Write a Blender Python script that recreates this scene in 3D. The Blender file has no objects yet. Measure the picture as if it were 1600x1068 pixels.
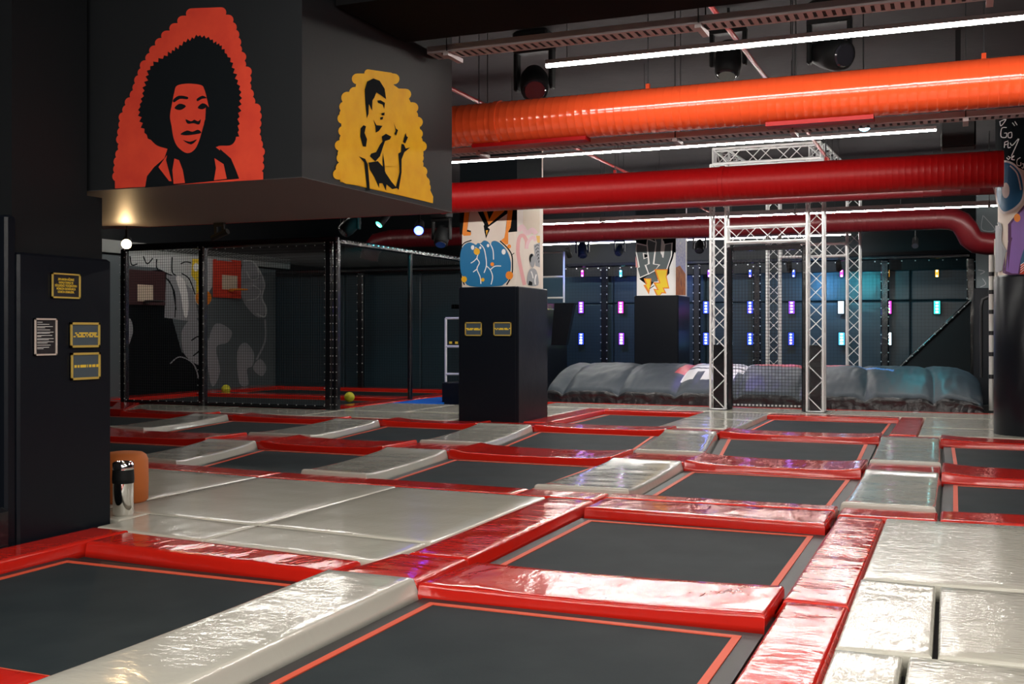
import bpy, math, random
from mathutils import Vector, Matrix, noise
from mathutils.geometry import tessellate_polygon

random.seed(7)
C = bpy.context.scene.collection
SC = bpy.context.scene

# ------------------------------------------------------------------ camera, world, exposure
F, HY, CX, H = 1680.0, 518.0, 800.0, 1.5
YAW = math.atan2(700.0, F)
cam_d = bpy.data.cameras.new('camera'); cam = bpy.data.objects.new('camera', cam_d); C.objects.link(cam)
cam.location = (0, 0, H); cam.rotation_euler = (math.pi/2, 0, YAW)
cam_d.sensor_width = 36; cam_d.lens = 36*F/1600; cam_d.shift_y = -(534-HY)/1600
cam_d.clip_start = .05; cam_d.clip_end = 200
SC.camera = cam
w = bpy.data.worlds.new('world'); SC.world = w; w.use_nodes = True
w.node_tree.nodes['Background'].inputs[0].default_value = (.55, .6, .75, 1)
w.node_tree.nodes['Background'].inputs[1].default_value = .025
SC.view_settings.view_transform = 'Standard'; SC.view_settings.look = 'None'
SC.view_settings.exposure = 0.0; SC.view_settings.gamma = 1; SC.view_settings.use_curve_mapping = False
SC.cycles.use_denoising = True
SC.cycles.max_bounces = 8
CEIL = 5.2

def lamp(name, typ, loc, aim, power, color, size=.1, spot=60, blend=.6):
    d = bpy.data.lights.new(name, typ); o = bpy.data.objects.new(name, d); C.objects.link(o)
    d.energy = power; d.color = color; o.location = loc
    if typ == 'SPOT': d.spot_size = math.radians(spot); d.spot_blend = blend; d.shadow_soft_size = size
    if typ == 'AREA': d.size = size
    dv = Vector(aim)-Vector(loc)
    o.rotation_euler = dv.to_track_quat('-Z', 'Y').to_euler()
    return o

# ------------------------------------------------------------------ materials
MATS = {}
def mat(name, col, rough=.5, metal=0, bump=None, coat=0, emit=None, var=None, spec=.5):
    m = bpy.data.materials.new(name); m.use_nodes = True; nt = m.node_tree; b = nt.nodes['Principled BSDF']
    b.inputs['Base Color'].default_value = (*col, 1); b.inputs['Roughness'].default_value = rough
    b.inputs['Metallic'].default_value = metal; b.inputs['Coat Weight'].default_value = coat
    b.inputs['Coat Roughness'].default_value = .07; b.inputs['Specular IOR Level'].default_value = spec
    if emit:
        b.inputs['Emission Color'].default_value = (*emit[0], 1); b.inputs['Emission Strength'].default_value = emit[1]
    if bump or var: tc = nt.nodes.new('ShaderNodeTexCoord')
    if bump:
        last = None
        for (sc3, detail, strength, dist) in bump:
            mp = nt.nodes.new('ShaderNodeMapping'); mp.inputs['Scale'].default_value = sc3
            nz = nt.nodes.new('ShaderNodeTexNoise'); nz.inputs['Scale'].default_value = 1; nz.inputs['Detail'].default_value = detail
            bp = nt.nodes.new('ShaderNodeBump'); bp.inputs['Strength'].default_value = strength; bp.inputs['Distance'].default_value = dist
            nt.links.new(tc.outputs['Object'], mp.inputs['Vector']); nt.links.new(mp.outputs[0], nz.inputs['Vector'])
            nz.inputs['Distortion'].default_value = .4
            nt.links.new(nz.outputs['Fac'], bp.inputs['Height'])
            if last: nt.links.new(last.outputs['Normal'], bp.inputs['Normal'])
            last = bp
        nt.links.new(last.outputs['Normal'], b.inputs['Normal'])
        if coat: nt.links.new(last.outputs['Normal'], b.inputs['Coat Normal'])
    if var:
        sc, col2, lo, hi = var
        nz = nt.nodes.new('ShaderNodeTexNoise'); nz.inputs['Scale'].default_value = sc; nz.inputs['Detail'].default_value = 5
        rp = nt.nodes.new('ShaderNodeValToRGB'); rp.color_ramp.elements[0].position = lo; rp.color_ramp.elements[1].position = hi
        rp.color_ramp.elements[0].color = (*col, 1); rp.color_ramp.elements[1].color = (*col2, 1)
        nt.links.new(tc.outputs['Object'], nz.inputs['Vector']); nt.links.new(nz.outputs['Fac'], rp.inputs['Fac'])
        nt.links.new(rp.outputs[0], b.inputs['Base Color'])
    MATS[name] = m; return m

M_red = mat('red_vinyl', (.55, .015, .008), .12, bump=[((8, 3.5, 2), 2, .16, .03), ((26, 10, 5), 2, .10, .01)], coat=.15)
M_grey = mat('grey_vinyl', (.54, .525, .465), .13, bump=[((4, 3, 2), 2, .12, .03), ((22, 12, 5), 2, .16, .01)], coat=.4, var=(1.3, (.50, .49, .435), .35, .75))
M_mat = mat('grey_floor_vinyl', (.56, .54, .47), .17, bump=[((3, 4, 2), 2, .08, .03), ((12, 26, 5), 2, .10, .010)], coat=.3, var=(1.1, (.52, .50, .43), .35, .75))
M_matr = mat('rippled_floor_vinyl', (.54, .525, .455), .12, bump=[((3, 4, 2), 2, .10, .03), ((10, 26, 5), 2, .36, .012)], coat=.2, var=(1.1, (.50, .485, .425), .35, .75))
M_bed = mat('trampoline_fabric', (.020, .028, .032), .65, bump=[((160, 160, 160), 2, .15, .004)], var=(2.2, (.030, .039, .043), .4, .8), spec=.08)
M_web = mat('orange_webbing', (.66, .085, .035), .6)
M_dark = mat('black_rubber', (.012, .012, .013), .5)
M_deck = mat('black_deck', (.012, .012, .013), .7)
M_pad = mat('black_vinyl', (.0055, .0075, .012), .32, spec=.25, bump=[((2, 2, 2), 3, .12, .05)])
M_padg = mat('black_glossy_vinyl', (.008, .009, .012), .22, bump=[((3, 3, 3), 3, .2, .05), ((14, 14, 14), 2, .1, .01)], coat=.3)
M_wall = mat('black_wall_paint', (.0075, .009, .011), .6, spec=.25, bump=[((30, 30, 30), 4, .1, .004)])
M_soffit = mat('dark_soffit_paint', (.05, .044, .045), .5, bump=[((30, 30, 30), 4, .1, .004)])  # lighter than the box faces: floor bounce light put into the colour
M_ceil = mat('dark_concrete', (.050, .046, .050), .85, bump=[((6, 6, 6), 5, .3, .02)], var=(1.0, (.034, .032, .036), .35, .7), spec=.2)
M_beam = mat('black_beam_paint', (.0035, .0035, .004), .9, spec=.1)
M_backpad = mat('slate_wall_padding', (.024, .046, .062), .3, bump=[((1.2, 1.2, 1.2), 3, .2, .08)])
M_lightgrey = mat('pale_grey_paint', (.35, .37, .36), .7)
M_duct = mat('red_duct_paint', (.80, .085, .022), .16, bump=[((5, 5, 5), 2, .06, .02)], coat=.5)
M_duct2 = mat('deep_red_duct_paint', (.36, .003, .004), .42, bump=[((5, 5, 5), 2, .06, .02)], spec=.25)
M_duct3 = mat('maroon_duct_paint', (.10, .004, .007), .36, bump=[((5, 5, 5), 2, .06, .02)], spec=.4)  # same duct red darkened, dim light put into the colour
M_alu = mat('aluminium', (.80, .80, .81), .35, metal=.25)
M_galv = mat('galvanised_pipe', (.66, .65, .62), .4, metal=.15)
M_tray = mat('galvanised_tray', (.42, .36, .37), .5, metal=.3)
M_steel = mat('dark_steel', (.03, .03, .033), .4, metal=.3)
M_chrome = mat('polished_chrome', (.85, .84, .82), .08, metal=1)
M_black = mat('black_plastic', (.010, .011, .012), .6, spec=.2)
M_net = mat('black_net_cord', (.012, .013, .014), .8)
M_lace = mat('white_lacing', (.50, .50, .50), .5)
M_orange = mat('orange_fabric', (.52, .135, .025), .7, bump=[((80, 80, 80), 2, .1, .003)])
M_ball = mat('yellow_ball', (.62, .60, .03), .6, bump=[((60, 60, 60), 2, .2, .003)])
M_led = mat('white_led', (1, 1, 1), .5, emit=((1, .955, .88), 75))
M_led3 = mat('strong_white_led', (1, 1, 1), .5, emit=((1, .965, .90), 118))
M_led2 = mat('bright_white_led', (1, 1, 1), .5, emit=((1, .945, .86), 78))
M_warm = mat('warm_lamp_face', (1, 1, 1), .5, emit=((1, .72, .38), 60))
M_cyan = mat('cyan_lamp_face', (.5, .9, 1), .5, emit=((.25, .75, 1), 40))
M_blue = mat('blue_lamp_face', (.3, .3, 1), .5, emit=((.03, .06, 1), 22))
M_green = mat('green_lamp_face', (.2, 1, .6), .5, emit=((.08, .8, .4), 4))
M_lens = mat('dark_glass_lens', (.03, .03, .04), .06, coat=1)
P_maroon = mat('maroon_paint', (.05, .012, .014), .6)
M_gold = mat('gold_frame', (.72, .52, .12), .35, metal=.4)
M_silver = mat('silver_frame', (.72, .62, .56), .35, metal=.3)
M_signb = mat('black_sign_board', (.013, .012, .016), .4)
M_signg = mat('slate_sign_board', (.06, .085, .105), .4)
M_ytxt = mat('yellow_print', (.80, .55, .04), .5)
M_wtxt = mat('white_print', (.75, .74, .72), .5)
# paints for the murals
P_black = mat('black_paint', (.006, .008, .010), .8, spec=.05)
P_red = mat('red_spray_paint', (.66, .062, .03), .6, var=(5, (.54, .042, .024), .3, .7), spec=.15)
P_yel = mat('yellow_spray_paint', (.80, .44, .004), .6, var=(6, (.72, .35, .003), .3, .7), spec=.15)
P_cream = mat('cream_paint', (.78, .69, .60), .6, var=(3, (.72, .62, .55), .35, .7))
P_white = mat('white_paint', (.85, .84, .83), .6)
P_orange = mat('orange_paint', (.82, .24, .012), .5)
P_amber = mat('amber_paint', (.80, .42, .01), .5)
P_blue = mat('blue_paint', (.008, .16, .36), .5)
P_pink = mat('pink_paint', (.78, .36, .36), .6)
P_pinkl = mat('pale_pink_paint', (.80, .52, .55), .6)
P_tan = mat('tan_paint', (.68, .56, .42), .6)
P_grey = mat('grey_paint', (.30, .31, .33), .6)
P_lgrey = mat('light_grey_paint', (.50, .52, .52), .6)
P_slate = mat('slate_paint', (.10, .125, .135), .6)
P_purple = mat('purple_paint', (.24, .12, .42), .5)
P_plum = mat('plum_paint', (.075, .012, .085), .5)
P_navy = mat('navy_paint', (.02, .10, .22), .5)
P_lav = mat('lavender_paint', (.34, .36, .66), .6, bump=[((40, 40, 3), 2, .2, .01)], var=(14, (.62, .60, .74), .4, .65))
P_yellow = mat('bright_yellow_paint', (.85, .60, .015), .5)
P_rust = mat('rust_orange_paint', (.55, .17, .03), .6, var=(9, (.30, .07, .02), .4, .7))

# ------------------------------------------------------------------ mesh helpers
class MB:
    def __init__(s): s.v = []; s.f = []; s.m = []; s.sm = []
    def add(s, verts, faces, mi=0, smooth=False):
        n = len(s.v); s.v += [tuple(p) for p in verts]
        for f in faces: s.f.append(tuple(n+i for i in f)); s.m.append(mi); s.sm.append(smooth)
    def box(s, x0, x1, y0, y1, z0, z1, mi=0):
        vs = [(x, y, z) for z in (z0, z1) for y in (y0, y1) for x in (x0, x1)]
        s.add(vs, [(0, 2, 3, 1), (4, 5, 7, 6), (0, 1, 5, 4), (2, 6, 7, 3), (0, 4, 6, 2), (1, 3, 7, 5)], mi); return s
    def rbox(s, x0, x1, y0, y1, z0, z1, r=.02, mi=0):
        # box with chamfered edges all round
        X = [x0, x0+r, x1-r, x1]; Y = [y0, y0+r, y1-r, y1]; Z = [z0, z0+r, z1-r, z1]
        def ring(z, i):
            a = r if i else 0
            xa, xb, ya, yb = x0+a, x1-a, y0+a, y1-a
            k = r
            return [(xa+k, ya, z), (xb-k, ya, z), (xb, ya+k, z), (xb, yb-k, z), (xb-k, yb, z), (xa+k, yb, z), (xa, yb-k, z), (xa, ya+k, z)]
        vs = ring(Z[0], 1)+ring(Z[1], 0)+ring(Z[2], 0)+ring(Z[3], 1)
        fs = [tuple(range(7, -1, -1)), tuple(range(24, 32))]
        for l in range(3):
            for i in range(8):
                j = (i+1) % 8; fs.append((l*8+i, l*8+j, l*8+8+j, l*8+8+i))
        s.add(vs, fs, mi); return s
    def obox(s, a, b, w, h, mi=0, up=(0, 0, 1)):
        a = Vector(a); b = Vector(b); d = (b-a).normalized(); up = Vector(up)
        if abs(d.dot(up)) > .98: up = Vector((0, 1, 0))
        x = d.cross(up).normalized(); y = x.cross(d)
        vs = []
        for p in (a, b):
            for i, j in ((-1, -1), (1, -1), (1, 1), (-1, 1)): vs.append(p+x*(i*w/2)+y*(j*h/2))
        s.add(vs, [(3, 2, 1, 0), (4, 5, 6, 7), (0, 1, 5, 4), (1, 2, 6, 5), (2, 3, 7, 6), (3, 0, 4, 7)], mi); return s
    def cyl(s, a, b, r, n=12, mi=0, r2=None, cap=True):
        return s.tube([a, b], [r, r if r2 is None else r2], n, mi, cap)
    def tube(s, pts, rs, n=12, mi=0, cap=True):
        pts = [Vector(p) for p in pts]
        if not isinstance(rs, (list, tuple)): rs = [rs]*len(pts)
        vs = []; fs = []; ref = None
        for i, p in enumerate(pts):
            d = (pts[min(i+1, len(pts)-1)]-pts[max(i-1, 0)]).normalized()
            if ref is None: ref = Vector((0, 0, 1)) if abs(d.z) < .9 else Vector((0, 1, 0))
            x = d.cross(ref).normalized(); y = x.cross(d).normalized(); ref = y
            for k in range(n):
                a = 2*math.pi*k/n; vs.append(p+(x*math.cos(a)+y*math.sin(a))*rs[i])
        for i in range(len(pts)-1):
            for k in range(n):
                l = (k+1) % n; fs.append((i*n+k, i*n+l, i*n+n+l, i*n+n+k))
        s.add(vs, fs, mi, True)
        if cap:
            m = len(pts)-1
            s.add(vs[:n], [tuple(range(n))[::-1]], mi); s.add(vs[m*n:], [tuple(range(n))], mi)
        return s
    def lathe(s, prof, c=(0, 0, 0), n=32, mi=0, smooth=True):
        vs = []; fs = []; c = Vector(c)
        for r, z in prof:
            for k in range(n):
                a = 2*math.pi*k/n; vs.append(c+Vector((r*math.cos(a), r*math.sin(a), z)))
        for i in range(len(prof)-1):
            for k in range(n):
                l = (k+1) % n; fs.append((i*n+k, i*n+l, i*n+n+l, i*n+n+k))
        s.add(vs, fs, mi, smooth); return s
    def sphere(s, c, r, n=16, mi=0, sq=(1, 1, 1)):
        c = Vector(c); vs = []; fs = []
        for i in range(n+1):
            t = math.pi*i/n
            for k in range(2*n):
                a = math.pi*k/n
                vs.append(c+Vector((r*sq[0]*math.sin(t)*math.cos(a), r*sq[1]*math.sin(t)*math.sin(a), -r*sq[2]*math.cos(t))))
        for i in range(n):
            for k in range(2*n):
                l = (k+1) % (2*n); fs.append((i*2*n+k, i*2*n+l, (i+1)*2*n+l, (i+1)*2*n+k))
        s.add(vs, fs, mi, True); return s
    def build(s, name, mats, parent=None, origin=None, label=None):
        if not isinstance(mats, (list, tuple)): mats = [mats]
        o3 = Vector(parent.location) if parent is not None else Vector(origin or (0, 0, 0))
        if parent is not None and parent.parent is not None: o3 = o3 + Vector(parent.parent.location)
        me = bpy.data.meshes.new(name); me.from_pydata([tuple(Vector(p)-o3) for p in s.v], [], s.f)
        for m in mats: me.materials.append(m)
        for p, mi, sm in zip(me.polygons, s.m, s.sm): p.material_index = mi; p.use_smooth = sm
        me.update()
        o = bpy.data.objects.new(name, me); C.objects.link(o)
        if parent is not None: o.parent = parent
        else: o.location = o3
        if label: o['label'] = label
        return o

def tag(o, label, cat, group=None, kind=None):
    o['label'] = label; o['category'] = cat
    if group: o['group'] = group
    if kind: o['kind'] = kind
    return o
def thing(name, loc, label, cat, group=None):
    o = bpy.data.objects.new(name, None); C.objects.link(o); o.location = loc; o.empty_display_size = .1
    return tag(o, label, cat, group)
def struct(name, mb, m):
    o = mb.build(name, m); o['kind'] = 'structure'; return o
def dup(root, loc, label, group=None):
    r = root.copy(); C.objects.link(r); r.location = loc; r['label'] = label
    if group: r['group'] = group
    for ch in list(root.children):
        c = ch.copy(); C.objects.link(c); c.parent = r
        for g in list(ch.children):
            d = g.copy(); C.objects.link(d); d.parent = c
    return r

# a direction seen in the photograph met with a wall, a floor or a round pillar of the place
CAMP = Vector((0, 0, H)); cA, sA = math.cos(YAW), math.sin(YAW)
def ray(px, py):
    X = (px-CX)/F; return Vector((X*cA-sA, X*sA+cA, (HY-py)/F))
def on(px, py, axis, val):
    d = ray(px, py); t = (val-CAMP[axis])/d[axis]; return CAMP+d*t
def floor_at(px, py, z=0): return on(px, py, 2, z)

# ------------------------------------------------------------------ painted shapes lying on a surface
def densify(poly, step=6):
    out = []
    for i, p in enumerate(poly):
        q = poly[(i+1) % len(poly)]; n = max(1, int(math.hypot(q[0]-p[0], q[1]-p[1])/step))
        for k in range(n): out.append((p[0]+(q[0]-p[0])*k/n, p[1]+(q[1]-p[1])*k/n))
    return out
def capsule(a, b, r, n=8):
    an = math.atan2(b[1]-a[1], b[0]-a[0]); out = []
    for k in range(n+1):
        t = an-math.pi/2+math.pi*k/n; out.append((b[0]+r*math.cos(t), b[1]+r*math.sin(t)))
    for k in range(n+1):
        t = an+math.pi/2+math.pi*k/n; out.append((a[0]+r*math.cos(t), a[1]+r*math.sin(t)))
    return out
def disc(c, rx, ry=None, n=18):
    ry = ry or rx
    return [(c[0]+rx*math.cos(2*math.pi*k/n), c[1]+ry*math.sin(2*math.pi*k/n)) for k in range(n)]
def curve(pts, n=5):
    out = []; m = len(pts)
    for i in range(m-1):
        p0 = pts[max(i-1, 0)]; p1 = pts[i]; p2 = pts[i+1]; p3 = pts[min(i+2, m-1)]
        for k in range(n):
            t = k/n
            out.append(tuple(.5*(2*p1[j]+(p2[j]-p0[j])*t+(2*p0[j]-5*p1[j]+4*p2[j]-p3[j])*t*t+(3*p1[j]-p0[j]-3*p2[j]+p3[j])*t**3) for j in (0, 1)))
    out.append(tuple(pts[-1])); return out
def blob(pts, n=5):
    m = len(pts); ext = [pts[-2], pts[-1]]+list(pts)+[pts[0], pts[1], pts[2]]
    return curve(ext, n)[2*n:(2+m)*n]
def clipx(poly, x, keep_right):
    out = []
    for i, p in enumerate(poly):
        q = poly[(i+1) % len(poly)]
        pin = (p[0] >= x) == keep_right; qin = (q[0] >= x) == keep_right
        if pin: out.append(p)
        if pin != qin:
            t = (x-p[0])/(q[0]-p[0]); out.append((x, p[1]+(q[1]-p[1])*t))
    return out
class Paint:
    """flat coats of paint on one surface; surf(px, py, offset) -> point"""
    def __init__(s, surf, mats, org=(0, 0), k=1.0, slices=None):
        s.surf = surf; s.mats = mats; s.org = org; s.k = k; s.mb = MB(); s.n = 1; s.slices = slices
    def P(s, p): return (s.org[0]+p[0]/s.k, s.org[1]+p[1]/s.k)
    def poly(s, pts, m, same=False):
        mi = s.mats.index(m); pts = [s.P(p) for p in pts]
        s.n += 1
        off = .0006+.0003*s.n
        pieces = [pts]
        if s.slices:
            pieces = []; xs = [p[0] for p in pts]; x = math.floor(min(xs)/s.slices)*s.slices
            while x < max(xs):
                q = clipx(clipx(pts, x, True), x+s.slices, False)
                if len(q) > 2: pieces.append(q)
                x += s.slices
        for q in pieces:
            tris = tessellate_polygon([[Vector((a, b, 0)) for a, b in q]])
            vs = [s.surf(a, b, off) for a, b in q]
            s.mb.add(vs, [t if True else t for t in tris], mi)
    def line(s, pts, w, m, smooth=True):
        if smooth and len(pts) > 2: pts = curve(pts, 5)
        s.n += 1; mi = s.mats.index(m); off = .0006+.0003*s.n; L = []; Rr = []; k = len(pts)
        for i, q in enumerate(pts):
            a, b = pts[max(i-1, 0)], pts[min(i+1, k-1)]
            if i == 0 and pts[0] == pts[-1]: a = pts[-2]
            if i == k-1 and pts[0] == pts[-1]: b = pts[1]
            dx, dy = b[0]-a[0], b[1]-a[1]; l = math.hypot(dx, dy) or 1
            mit = 1.0
            if 0 < i < k-1 or pts[0] == pts[-1]:
                e = math.hypot(q[0]-a[0], q[1]-a[1]) or 1
                mit = min(1.6, 1/max(.4, abs(((q[0]-a[0])*dx+(q[1]-a[1])*dy)/(e*l))))
            nx, ny = -dy/l*w/2*mit, dx/l*w/2*mit
            L.append(s.P((q[0]+nx, q[1]+ny))); Rr.append(s.P((q[0]-nx, q[1]-ny)))
        for i in range(k-1):
            s.mb.add([s.surf(c[0], c[1], off) for c in (L[i], L[i+1], Rr[i+1], Rr[i])], [(0, 1, 2, 3)], mi)
    def build(s, name, parent, label):
        return s.mb.build(name, s.mats, parent, label=label)
def plane_y(v): return lambda a, b, off: on(a, b, 1, v-off)
def plane_x(u): return lambda a, b, off: on(a, b, 0, u+off)

# ------------------------------------------------------------------ the room
FZ = -.11
struct('floor', MB().box(-20, 8, -4, 31, FZ-.2, FZ), M_deck)
struct('ceiling', MB().box(-20, 8, -4, 31, CEIL, CEIL+.2), M_ceil)
struct('wall_back', MB().box(-20, 8, 30.4, 31, FZ, CEIL), M_wall)
struct('wall_left', MB().box(-20, -18.6, -4, 31, FZ, CEIL), M_wall)
struct('wall_right', MB().box(7.6, 8, -4, 31, FZ, CEIL), M_wall)
struct('wall_front', MB().box(-20, 8, -4.3, -4, FZ, CEIL), M_wall)
struct('trim_1', MB().box(-4.3, 7.6, 6.9, 8.0, 3.93, CEIL), M_beam)
struct('trim_2', MB().box(-18.6, -18.4, 18.2, 27, 3.36, 3.66), M_lightgrey)

# ------------------------------------------------------------------ pads, mats and trampolines
def pad_mesh(q, h=.10, r=.03, slope=.0, sag=0., amp=.004, nl=26, nw=10, zt=0., seed=0, lip=0.):
    """upholstered pad from four floor corners; returns mesh data in a frame whose x runs along its length"""
    q = [Vector((p[0], p[1], 0)) for p in q]
    c = sum(q, Vector())/4
    e0 = (q[1]-q[0]).length+(q[2]-q[3]).length; e1 = (q[3]-q[0]).length+(q[2]-q[1]).length
    if e1 > e0: q = [q[1], q[2], q[3], q[0]]; e0, e1 = e1, e0
    L, W = e0/2, e1/2
    d = ((q[1]-q[0])+(q[2]-q[3])).normalized(); rot = math.atan2(d.y, d.x)
    R = Matrix.Rotation(-rot, 3, 'Z')
    q = [R @ (p-c) for p in q]
    def params(n, size):
        rr = min(r/size, .2); k = 4
        a = [rr*(1-math.cos(math.pi/2*i/k)) for i in range(k)]
        mid = [rr+(1-2*rr)*i/n for i in range(n+1)]
        return a+mid+[1-x for x in reversed(a)]
    S = params(nl, L); T = params(nw, W); ns, nt = len(S), len(T)
    vs = []; fs = []
    for j, t in enumerate(T):
        for i, s in enumerate(S):
            p = (q[0]*(1-s)+q[1]*s)*(1-t)+(q[3]*(1-s)+q[2]*s)*t
            de = min(s*L, (1-s)*L, r); dw = min(t*W, (1-t)*W, r)
            def fall(dd): return r-math.sqrt(max(0, r*r-(r-dd)**2))
            z = zt-max(fall(de), fall(dw))
            g = min(1, min(s*L, (1-s)*L, t*W, (1-t)*W)/.12)
            z += amp*g*(noise.noise(Vector((p.x*5.5, p.y*1.8, seed*3.1)))+.6*noise.noise(Vector((p.x*13, p.y*4, seed*7.7))))
            z -= sag*math.sin(math.pi*s)*1.0
            z += lip*(max(0, abs(s-.5)*2-.7)/.3)**2
            z -= .012*g*0
            vs.append((p.x, p.y, z))
    for j in range(nt-1):
        for i in range(ns-1): a = j*ns+i; fs.append((a, a+1, a+ns+1, a+ns))
    # skirt
    ring = [i for i in range(ns)]+[j*ns+ns-1 for j in range(1, nt)]+[(nt-1)*ns+i for i in range(ns-2, -1, -1)]+[j*ns for j in range(nt-2, 0, -1)]
    n = len(vs); m = len(ring)
    for zf in (.5, 1.0):
        for k in ring:
            x, y, z = vs[k]; l = math.hypot(x, y) or 1
            bx = x+(slope*zf if x > 0 else -slope*zf)*(1 if abs(x) > L*.35 and False else 0)
            by = y+(slope*zf if y > 0 else -slope*zf)
            vs.append((bx, by, z*(1-zf)+(zt-h)*zf))
    for lev in range(2):
        for k in range(m):
            l = (k+1) % m
            a0 = ring[k] if lev == 0 else n+k; a1 = ring[l] if lev == 0 else n+l
            fs.append((a1, a0, n+lev*m+k, n+lev*m+l))
    fs.append(tuple(n+m+k for k in range(m))[::-1])
    return vs, fs, c, rot
PADN = [0]
def pad(name, q, m, label, cat, group, **kw):
    PADN[0] += 1
    vs, fs, c, rot = pad_mesh(q, seed=PADN[0], **kw)
    me = bpy.data.meshes.new(name); me.from_pydata(vs, [], fs); me.materials.append(m)
    for p in me.polygons: p.use_smooth = True
    me.update(); me.polygons[-1].use_smooth = False
    o = bpy.data.objects.new(name, me); C.objects.link(o); o.location = c; o.rotation_euler = (0, 0, rot)
    return tag(o, label, cat, group)
def rect(u0, u1, v0, v1): return [(u0, v0), (u1, v0), (u1, v1), (u0, v1)]

RG = 'red vinyl pads edging the trampolines'
def red(q, label, **kw):
    kw = dict(dict(h=.11, r=.025, amp=.005, slope=.015), **kw)
    return pad('edge_pad', q, M_red, label, 'pad', RG, **kw)
# front
red(rect(-6.15, -5.80, 3.0, 6.40), 'red pad along the foot of the big black pillar at left')
red([(-5.78, 5.94), (-3.65, 5.77), (-3.63, 6.13), (-5.78, 6.34)], 'long red pad between front left trampoline and pale mats', amp=.006)
red(rect(-5.78, -3.66, 2.9, 3.57), 'red pad cut by the bottom left corner of the photo')
red([(-3.61, 5.76), (-3.01, 5.74), (-3.01, 6.45), (-3.50, 6.45)], 'short red corner pad at the far end of the big front grey strip', amp=.007)
red([(-3.46, 6.47), (-3.01, 6.47), (-3.02, 9.12), (-3.46, 9.15)], 'long red pad between pale mat field and the second row trampoline', amp=.007, slope=.03)
red([(-2.99, 5.72), (-.96, 5.80), (-.96, 6.50), (-2.92, 6.40)], 'wide red pad in front of the second row trampoline, strongly reflecting lights', amp=.009, slope=.02, sag=.015)
red(rect(-.90, -.565, 3.0, 6.13), 'red pad beside the right front grey mats, nearest the camera', amp=.008, slope=.05)
red(rect(-.92, -.565, 6.16, 9.12), 'wrinkled red pad between second row trampoline and large right grey mat', amp=.009, slope=.05)
red([(-2.97, 8.74), (-.97, 8.66), (-.97, 9.36), (-2.97, 9.30)], 'broad red pad at the back of the second row trampoline', amp=.007)
red([(-2.99, 9.33), (-.97, 9.39), (-.97, 9.64), (-2.99, 9.62)], 'narrow red pad behind the broad one of the second row', amp=.004, r=.02)
# line in front of the third row
L3 = 'narrow red pad behind the pale mat field, '
red([(-9.7, 9.50), (-6.72, 9.28), (-6.70, 9.68), (-9.7, 9.93)], L3+'left end beside the orange pouf')
red([(-6.69, 9.26), (-3.84, 9.18), (-3.82, 9.58), (-6.68, 9.67)], L3+'middle of its length')
red([(-3.81, 9.17), (-3.02, 9.15), (-3.02, 9.60), (-3.80, 9.58)], L3+'short piece at the right corner')
red([(-.93, 9.17), (-.17, 9.20), (-.17, 9.62), (-.93, 9.60)], 'short red crossing pad between large right mat and the shiny grey strip')
red([(-.15, 9.22), (2.6, 9.40), (2.6, 9.95), (-.15, 9.72)], 'long red pad behind the large right grey mat at photo edge')
# line between third and fourth rows
B12 = [(-12.3, -9.62, 'far left'), (-8.72, -6.83, 'second from left'), (-5.88, -3.78, 'middle'), (-2.90, -.98, 'second from right'), (-.18, 2.6, 'far right at photo edge')]
for a, b, t in B12:
    red(rect(a, b, 12.08, 13.02), 'wide red pad between third and fourth trampoline rows, '+t, amp=.007, sag=.02, lip=.025, slope=.03, zt=.012, h=.122)
for a, b, t in ((-9.60, -8.74, 'leftmost'), (-6.81, -5.90, 'second from left'), (-3.76, -2.92, 'third from left'), (-.96, -.20, 'rightmost')):
    red(rect(a, b, 12.16, 12.96), 'short red crossing pad between two grey strips mid floor, '+t, amp=.004)
# line behind the fourth row
for a, b, v0, v1, t in ((-14.5, -12.65, 15.75, 16.32, 'far left by the ball cage'), (-11.95, -9.85, 15.75, 16.32, 'left of centre'), (-8.97, -7.22, 15.85, 16.42, 'just left of the central pillar'),
                   (-6.25, -4.12, 15.92, 16.62, 'right of the central pillar'), (-3.30, -1.05, 15.95, 16.62, 'below the truss tower'), (-.25, 2.6, 15.98, 16.62, 'at the right photo edge')):
    red(rect(a, b, v0, v1), 'red pad behind the fourth trampoline row, '+t, amp=.005, sag=.015, lip=.02, slope=.03, zt=.008, h=.118)
for a, b, t in ((-12.63, -11.97, 'leftmost'), (-9.83, -8.99, 'left'), (-7.20, -6.27, 'at the foot of the central pillar'), (-4.10, -3.32, 'beyond the bright white strip'), (-1.03, -.27, 'rightmost beyond the shiny strip')):
    red(rect(a, b, 15.9, 16.45 if a > -8 else 16.3), 'short red crossing pad behind the fourth row, '+t, amp=.003)
red([(-14.9, 15.9), (-14.52, 15.85), (-15.7, 17.6), (-16.2, 17.5)], 'red pad rising beside the big black pillar far left', zt=.04, h=.15)
# far trampolines
red(rect(-6.74, -6.32, 16.66, 20.12), 'red side pad right of the central pillar leading to the airbag', slope=.03)
red(rect(-6.30, -4.46, 19.72, 20.12), 'red pad behind the back left trampoline before the airbag', amp=.004)
red(rect(-3.22, -.98, 19.72, 20.12), 'red pad behind the back right trampoline by the truss feet', amp=.004)
red(rect(-.96, -.58, 16.65, 20.10), 'red side pad right of the back right trampoline', slope=.03)
red(rect(-8.2, -4.55, 21.42, 21.70), 'low red pad along the airbag, left half', amp=.004)
red(rect(-4.53, .75, 21.42, 21.70), 'low red pad along the airbag, right half', amp=.004)

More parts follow.
